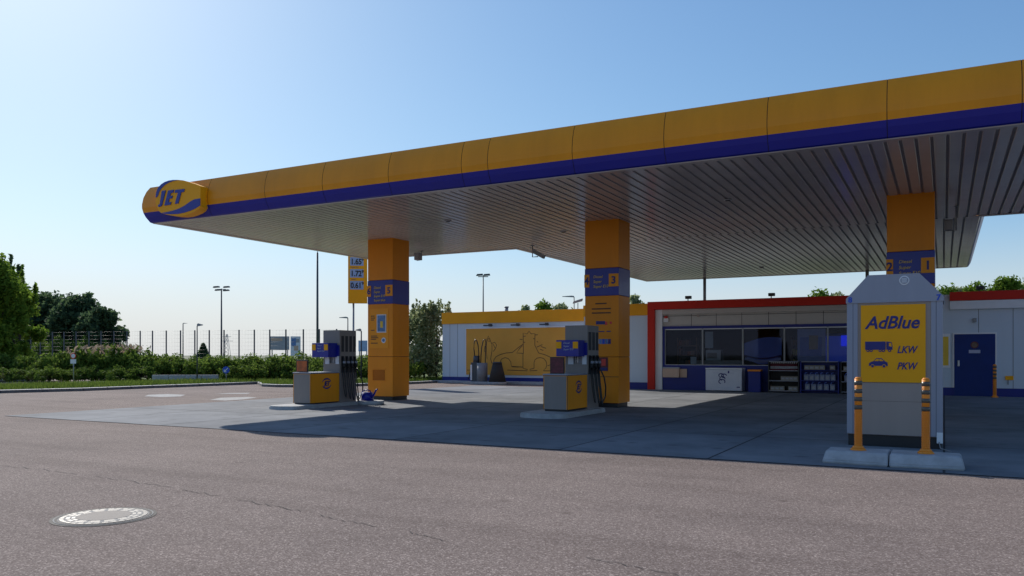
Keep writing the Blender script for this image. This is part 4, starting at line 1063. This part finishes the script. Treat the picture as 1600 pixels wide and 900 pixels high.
b = MB(); b.box(-.13,.13,-.04,-.024,zc-.36,zc-.16,'paper'); b.build('plate', t)
# low wall
a0, a1 = Vector((*D(237,39.9),0)), Vector((*D(341,40.2),0)); d = (a1-a0); ang = math.atan2(d.y,d.x)
b = MB(); n = 4; L = d.length
for k in range(n): b.box(L*k/n+.01,L*(k+1)/n-.01,0,.14,.08,.42,'kerb',.012)
o = b.build('low_wall', loc=(a0.x,a0.y,0)); o.rotation_euler = (0,0,ang); tag(o, 'low grey concrete wall at the foot of the hedge', 'low wall')
# billboards
def billboard(px0, px1, py0, py1, yc, label, face, extra=None):
    u, v = D((px0+px1)/2, yc); t = thing('billboard', (u,v,0), label, 'billboard', 'billboards beyond the fence', rz=YAW); w_ = (px1-px0)/F*yc/2; z0, z1 = ZA(py1,yc), ZA(py0,yc)
    b = MB(); b.cyl((-w_*.8,.2),.09,0,z1,'galv',10); b.build('post', t); b = MB(); b.cyl((w_*.8,.2),.09,0,z1,'galv',10); b.build('post', t)
    b = MB(); b.box(-w_,w_,-.05,.1,z0,z1,face,.02); p = b.build('panel', t)
    if extra:
        b = MB(); extra(b, w_, z0, z1); b.build('print', p)
billboard(421.5,452,525.5,547,130,'wide plain grey billboard beyond the fence','board', lambda b,w_,z0,z1: b.box(-w_*.85,w_*.3,-.06,-.051,z1-.75,z1-.3,'beige'))
billboard(454,469.5,525.5,556,130,'narrow pale billboard with coloured squares beyond the fence','paper', lambda b,w_,z0,z1: (b.box(-w_*.8,w_*.1,-.06,-.051,z1-1.6,z1-.3,'pic'), b.box(w_*.1,w_*.8,-.061,-.051,z1-1.0,z1-.4,'board'), b.box(-w_*.3,w_*.6,-.062,-.0525,z1-2.3,z1-1.5,'beige')))
billboard(560,574,532,549,120,'small light blue sign beyond the hedge behind the leftmost column','lcd')
# far pylon
u, v = D(354.5, 420); t = thing('power_pylon', (u,v,0), 'faint lattice power pylon on the horizon beside the floodlight mast', 'pylon', rz=YAW)
b = MB(); h = ZA(522,420)
for s in (-1,1):
    for s2 in (-1,1): b.tube([(s*1.6,s2*1.6,0),(s*.3,s2*.3,h)], .11, 'galv', 4)
for k in range(6):
    z = h*k/6; z2 = h*(k+1)/6; wA = 1.6-1.3*k/6; wB = 1.6-1.3*(k+1)/6
    b.tube([(-wA,-wA,z),(wB,-wB,z2)], .08, 'galv', 4); b.tube([(wA,-wA,z),(-wB,-wB,z2)], .08, 'galv', 4)
b.build('lattice', t)
for z, l in ((h*.7,3.2),(h*.88,2.2)): b = MB(); b.box(-l,l,-.1,.1,z,z+.2,'galv'); b.build('crossarm', t)

# ------------------------------------------------------------------ fence
pxs = [-2,16,32,48,63,82,100,119,139,158,178,198.4,219.1,238.3,259.8,282.1,304.4,327,350.1,373.5,397.4,421.5,446.7,474,499,526]
P = []
for i, px in enumerate(pxs):
    yc = 92 - 14*i/(len(pxs)-1); P.append((D(px, yc), ZA(519.5 - 5.5*i/(len(pxs)-1), yc)))
fe = thing('ball_fence', (P[12][0][0], P[12][0][1], 0), 'tall wire mesh fence with dark posts behind the hedge', 'fence')
ox, oy = P[12][0]
for (u, v), z in P:
    b = MB(); b.box(u-ox-.06,u-ox+.06,v-oy-.04,v-oy+.04,-.05,z,'dkpole'); b.build('post', fe)
b = MB()
for i in range(len(P)-1):
    (u0,v0),z0 = P[i]; (u1,v1),z1 = P[i+1]
    for k in range(10):
        f = .1 + .88*k/9; b.tube([(u0-ox,v0-oy,z0*f),(u1-ox,v1-oy,z1*f)], .006, 'dkpole', 3)
    for k in range(1,5):
        f = k/5; u, v, z = u0+(u1-u0)*f, v0+(v1-v0)*f, z0+(z1-z0)*f; b.tube([(u-ox,v-oy,.2),(u-ox,v-oy,z)], .003, 'dkpole', 3)
b.build('wire_mesh', fe)

# ------------------------------------------------------------------ vegetation
rng = np.random.default_rng(5)
def tree(px, yc, h, cw, label, leaf, size, per, nblob, seed, trunkh=.28, cat='tree', name='tree', group=None, wide=None, squash=1.0, wispy=0):
    rg = np.random.default_rng(seed); u, v = D(px, yc); t = thing(name, (u, v, 0), label, cat, group)
    th = h*trunkh; b = MB(); r0 = max(.06, h*.022)
    b.tube([(0,0,-.05),(.05,.02,th*.5),(0,.05,th),(.1,0,h*.6),(.0,0,h*.86)], r0, 'trunkd', 8, r0*.2)
    C, Rr = [], []
    for k in range(nblob):
        f = rg.random(); z = th + (h-th)*(.06+.86*f); prof = math.sin(PI*min(1, .18+.80*f))**.6
        a = rg.random()*2*PI; rad = cw*.5*prof*math.sqrt(rg.random())*.85
        c = (rad*math.cos(a), rad*math.sin(a), z); C.append(c); Rr.append(cw*(.10+.09*rg.random()))
        if k % 3 == 0: b.tube([(0,0,th+(z-th)*.35),(c[0]*.5,c[1]*.5,th+(z-th)*.75),c], r0*.35, 'trunkd', 5, r0*.1)
    b.build('trunk', t)
    pts = clump_points(rg, C, Rr, per, .4, squash)
    pts = pts[pts[:,2] > .15]
    if wispy:
        ex = []
        for k in range(wispy):
            a = rg.random()*2*PI; r_ = cw*.42*math.sqrt(rg.random()); z0_ = h*(.72+.2*rg.random()); L_ = h*(.12+.14*rg.random()); n_ = 55
            f_ = rg.random(n_); sp_ = .10*(1.1-f_)
            ex.append(np.stack([r_*math.cos(a)+rg.normal(size=n_)*sp_, r_*math.sin(a)+rg.normal(size=n_)*sp_, z0_+f_*L_],1))
        pts = np.concatenate([pts]+ex)
    leaf_object('crown', pts, size, leaf, t, rng=rg)
    return t
# big left tree and the grove beyond the fence
tree(-22, 50, 7.8, 5.4, 'large bright green tree at the left edge of the picture', 'leafA', .17, 700, 60, 11, .08)
tree(30, 53, 6.4, 3.2, 'bushy green tree to the right of the large left tree', 'leafA', .17, 750, 34, 12, .06, wispy=12)
tree(8, 60, 8.5, 2.6, 'tall thin topped tree rising behind the large left tree', 'leafB', .2, 700, 26, 13, .1, wispy=5)
for i, (px, yc, py, cw, lab, sd) in enumerate(((60,118,462,8,'dark green tree of the far grove, leftmost',21),(92,116,461,8.5,'dark green tree of the far grove, second from the left',22),(125,114,464,8.5,'dark green tree of the far grove, third from the left',23),(155,110,482,6.5,'dark green tree at the right end of the far grove',24),(170,112,520,4.5,'low dark tree at the outer right edge of the far grove',25),(40,122,470,8,'dark green tree of the far grove half hidden by the big left tree',26))):
    tree(px, yc, ZA(py, yc), cw*1.05, lab, 'leafB', .38, 130, 46, sd, .10, group='dark trees of the far grove')
# distant lone conifer
u, v = D(317.5, 130); t = thing('conifer', (u,v,0), 'tiny distant conifer above the hedge left of the floodlight mast', 'tree')
b = MB(); b.tube([(0,0,0),(0,0,ZA(540,130))], .14, 'trunkd', 6, .03); b.build('trunk', t)
hh = ZA(538,130); rg = np.random.default_rng(3); k = 1500; f = rg.random(k)**.6; a = rg.random(k)*2*PI; rad = (1-f)*1.5*rg.random(k)**.5
zz = .4 + f*0 + (hh-.4)*f; leaf_object('crown', np.stack([rad*np.cos(a), rad*np.sin(a), zz],1), .35, 'leafB', t, rng=rg)
# columnar silver bush group right of column 5
for i, (px, yc, h, cw, lab, lf) in enumerate(((648,44.5,4.0,2.2,'tall pale bush right behind the leftmost column','leafD'),(662,43.5,4.2,2.0,'tall silvery bush, middle of three at the left end of the mural building','leafD'),(681,43.2,4.25,1.9,'tall silvery bush touching the left end of the mural building','leafD'))):
    tree(px, yc, h*.93, cw, lab, lf, .11, 720, 44, 40+i, .03, cat='bush', name='tall_bush', group='tall bushes beside the mural building', squash=1.5, wispy=26)
# trees behind the buildings
for i, (px, yc, py, cw, lab) in enumerate(((820,66,474,1.8,'pale young tree behind the mural building, leftmost'),(847,68,470,3,'pale young tree behind the mural building, second'),(876,66,468,2.4,'pale young tree behind the mural building, third'),(893,70,476,2,'pale young tree just left of the middle column'),(992,62,452,1.6,'slim tree right of the middle column above the roof'),
        (1285,75,456,4.5,'light green treetop behind the red roof left of the dispenser'),(1308,72,452,2.6,'wispy treetop behind the red roof nearest the dispenser'),(1476,80,440,4.5,'treetop behind the white shop wall right of the dispenser'),(1500,82,446,3.6,'treetop behind the red roof above the blue door, left one'),(1527,78,441,4.6,'treetop behind the red roof above the blue door'),(1556,80,446,4,'treetop behind the red roof right of the door'),(1578,76,433,5.2,'tall round treetop behind the red roof near the right edge'),(1606,82,440,5,'treetop cut by the right edge of the picture'))):
    tree(px, yc, ZA(py, yc), cw*1.05, lab, 'leafA' if i % 2 else 'leafD', .2, 330, 34, 60+i, .15, group='treetops behind the station buildings')

# hedge shrubs
def shrub(kind, seed):
    rg = np.random.default_rng(seed); t = thing('hedge_shrub', (0,0,0), 'x', 'shrub')
    b = MB()
    for k in range(7): a = rg.random()*2*PI; b.tube([(0,0,0),(.3*math.cos(a),.3*math.sin(a),.5),(.7*math.cos(a),.7*math.sin(a),1.0)], .022, 'bark', 5, .008)
    b.build('stems', t)
    C, Rr = [], []
    for k in range(24):
        a = rg.random()*2*PI; r = 1.15*math.sqrt(rg.random()); z = .25 + rg.random()*(1.0 - .45*(r/1.15)**2)
        C.append((r*math.cos(a), r*math.sin(a), z)); Rr.append(.26+.16*rg.random())
    pts = clump_points(rg, C, Rr, 900, .35, .85); pts = pts[pts[:,2] > .02]
    leaf_object('foliage', pts, .085 if kind != 'tall' else .10, {'bramble':'leafE','round':'leafC','tall':'leafC'}[kind], t, rng=rg, aspect=1.9 if kind != 'tall' else 4)
    if kind == 'tall':
        k = 70; a = rg.random(k)*2*PI; r = 1.1*np.sqrt(rg.random(k)); z = 1.2+.35*rg.random(k)
        leaf_object('plumes', np.stack([r*np.cos(a), r*np.sin(a), z],1), .09, 'plume', t, rng=rg, aspect=3)['kind'] = 'stuff'
    return t
protos = {}
for kd, sds in (('bramble',(1,2)),('round',(3,4)),('tall',(5,6))):
    protos[kd] = [shrub(kd, s) for s in sds]
used = set()
spec = []
x = -80; n = 0
while x < 655:
    base = 'bramble' if x < 115 else ('tall' if 118 < x < 222 else 'round')
    spec.append((x, base)); x += random.uniform(21, 26)
ord_ = ['first','second','third','fourth','fifth','sixth','seventh','eighth','ninth','tenth','eleventh','twelfth','thirteenth','fourteenth','fifteenth','sixteenth','seventeenth','eighteenth','nineteenth','twentieth','twenty-first','twenty-second','twenty-third','twenty-fourth','twenty-fifth','twenty-sixth','twenty-seventh','twenty-eighth','twenty-ninth','thirtieth','thirty-first','thirty-second']
desc = {'bramble':'dark bramble shrub','tall':'tall grassy shrub with pinkish plumes','round':'rounded green shrub'}
def top_at(px):
    T = [(-100,552),(60,552),(100,550),(130,543),(180,539),(215,543),(250,550),(300,553),(340,554),(380,552),(430,551),(500,552),(560,551),(600,550),(660,552)]
    for (a, ya), (c, yb) in zip(T, T[1:]):
        if a <= px <= c: return ya + (yb-ya)*(px-a)/(c-a)
    return 552
def place(px, yc, top, kind, label, grp, wide=1.0):
    pr = protos[kind][random.randrange(2)]
    if pr.name in used: t = copy_tree(pr)
    else: t = pr; used.add(pr.name)
    u, v = D(px, yc); z = ZA(top, yc); hgt = 1.5 if kind != 'tall' else 1.6
    t.location = (u, v, .08); t.rotation_euler = (0, 0, random.uniform(0, 2*PI)); s = (z-.08)/hgt; t.scale = (wide, wide, s)
    t['label'] = label; t['group'] = grp
cnt = {}
for px, kd in spec:
    cnt[kd] = cnt.get(kd, 0) + 1
    place(px, 43.0 + random.uniform(-.4,.4), top_at(px) + random.uniform(-5,1), kd, f'{desc[kd]}, {ord_[cnt[kd]-1]} from left of its kind in hedge back row', 'shrubs in the back row of the hedge', .95)
front = [(-30,40.3,578),(10,40.2,572),(45,40.6,574),(78,40.4,570),(118,40.9,574),(150,41.2,566),(185,41,570),(222,41.2,568),(372,41.2,567),(398,41.3,566),(425,41.5,562),(455,41.6,563),(488,41.6,564),(520,41.7,565),(585,41.7,566)]
for i, (px, yc, top) in enumerate(front):
    place(px, yc, top, 'bramble' if i % 3 else 'round', f'low shrub at the front foot of the hedge, {ord_[i]} from left', 'low shrubs at the front of the hedge', .75)

for i, (px, top) in enumerate(((52,525),(72,528),(92,522),(112,527),(132,524),(150,530),(166,532),(180,536))):
    place(px, 106 + (i % 2)*1.5, top, 'bramble' if i % 2 else 'round', f'dark undergrowth shrub at the foot of the far grove, {ord_[i]} from left', 'undergrowth shrubs of the far grove', 1.5)

# grass on the verge
N = 26000; rg = np.random.default_rng(9)
px = rg.uniform(-60, 735, N); off = rg.random(N)**.8*4.2 + .25
def kerb_yc(x):
    xs = [k[0] for k in K]; ys = [1.4*F/(k[1]-HY) for k in K]; return np.interp(x, xs, ys)
yc = kerb_yc(px) + off
ru = cs*(px-CX)/F - sn; rv = sn*(px-CX)/F + cs
bu_, bv_ = ru*yc, rv*yc
keep = ~((bu_ > wl-.2) & (bv_ > 33.9)); bu_, bv_ = bu_[keep], bv_[keep]; n = len(bu_)
hgt = .07 + .14*rg.random(n)*(.4+rg.random(n)); a = rg.random(n)*2*PI; wdt = .02; lx, ly = rg.normal(size=n)*.05, rg.normal(size=n)*.05
v3 = np.stack([np.stack([bu_-wdt*np.cos(a), bv_-wdt*np.sin(a), np.full(n,.095)],1), np.stack([bu_+wdt*np.cos(a), bv_+wdt*np.sin(a), np.full(n,.095)],1), np.stack([bu_+lx, bv_+ly, .1+hgt],1)],1).reshape(-1,3)
me = bpy.data.meshes.new('grass'); me.vertices.add(3*n); me.vertices.foreach_set('co', v3.astype(np.float32).ravel())
me.loops.add(3*n); me.loops.foreach_set('vertex_index', np.arange(3*n, dtype=np.int32)); me.polygons.add(n)
me.polygons.foreach_set('loop_start', np.arange(0,3*n,3,dtype=np.int32)); me.polygons.foreach_set('loop_total', np.full(n,3,dtype=np.int32)); me.update(calc_edges=True)
me.materials.append(M['blade']); o = bpy.data.objects.new('grass', me); COL.objects.link(o); tag(o, 'short green grass along the verge behind the kerb', 'grass', kind='stuff')

# unused prototypes leave the scene
for kd in protos:
    for t in protos[kd]:
        if t.name not in used:
            for c in list(t.children): bpy.data.objects.remove(c)
            bpy.data.objects.remove(t)
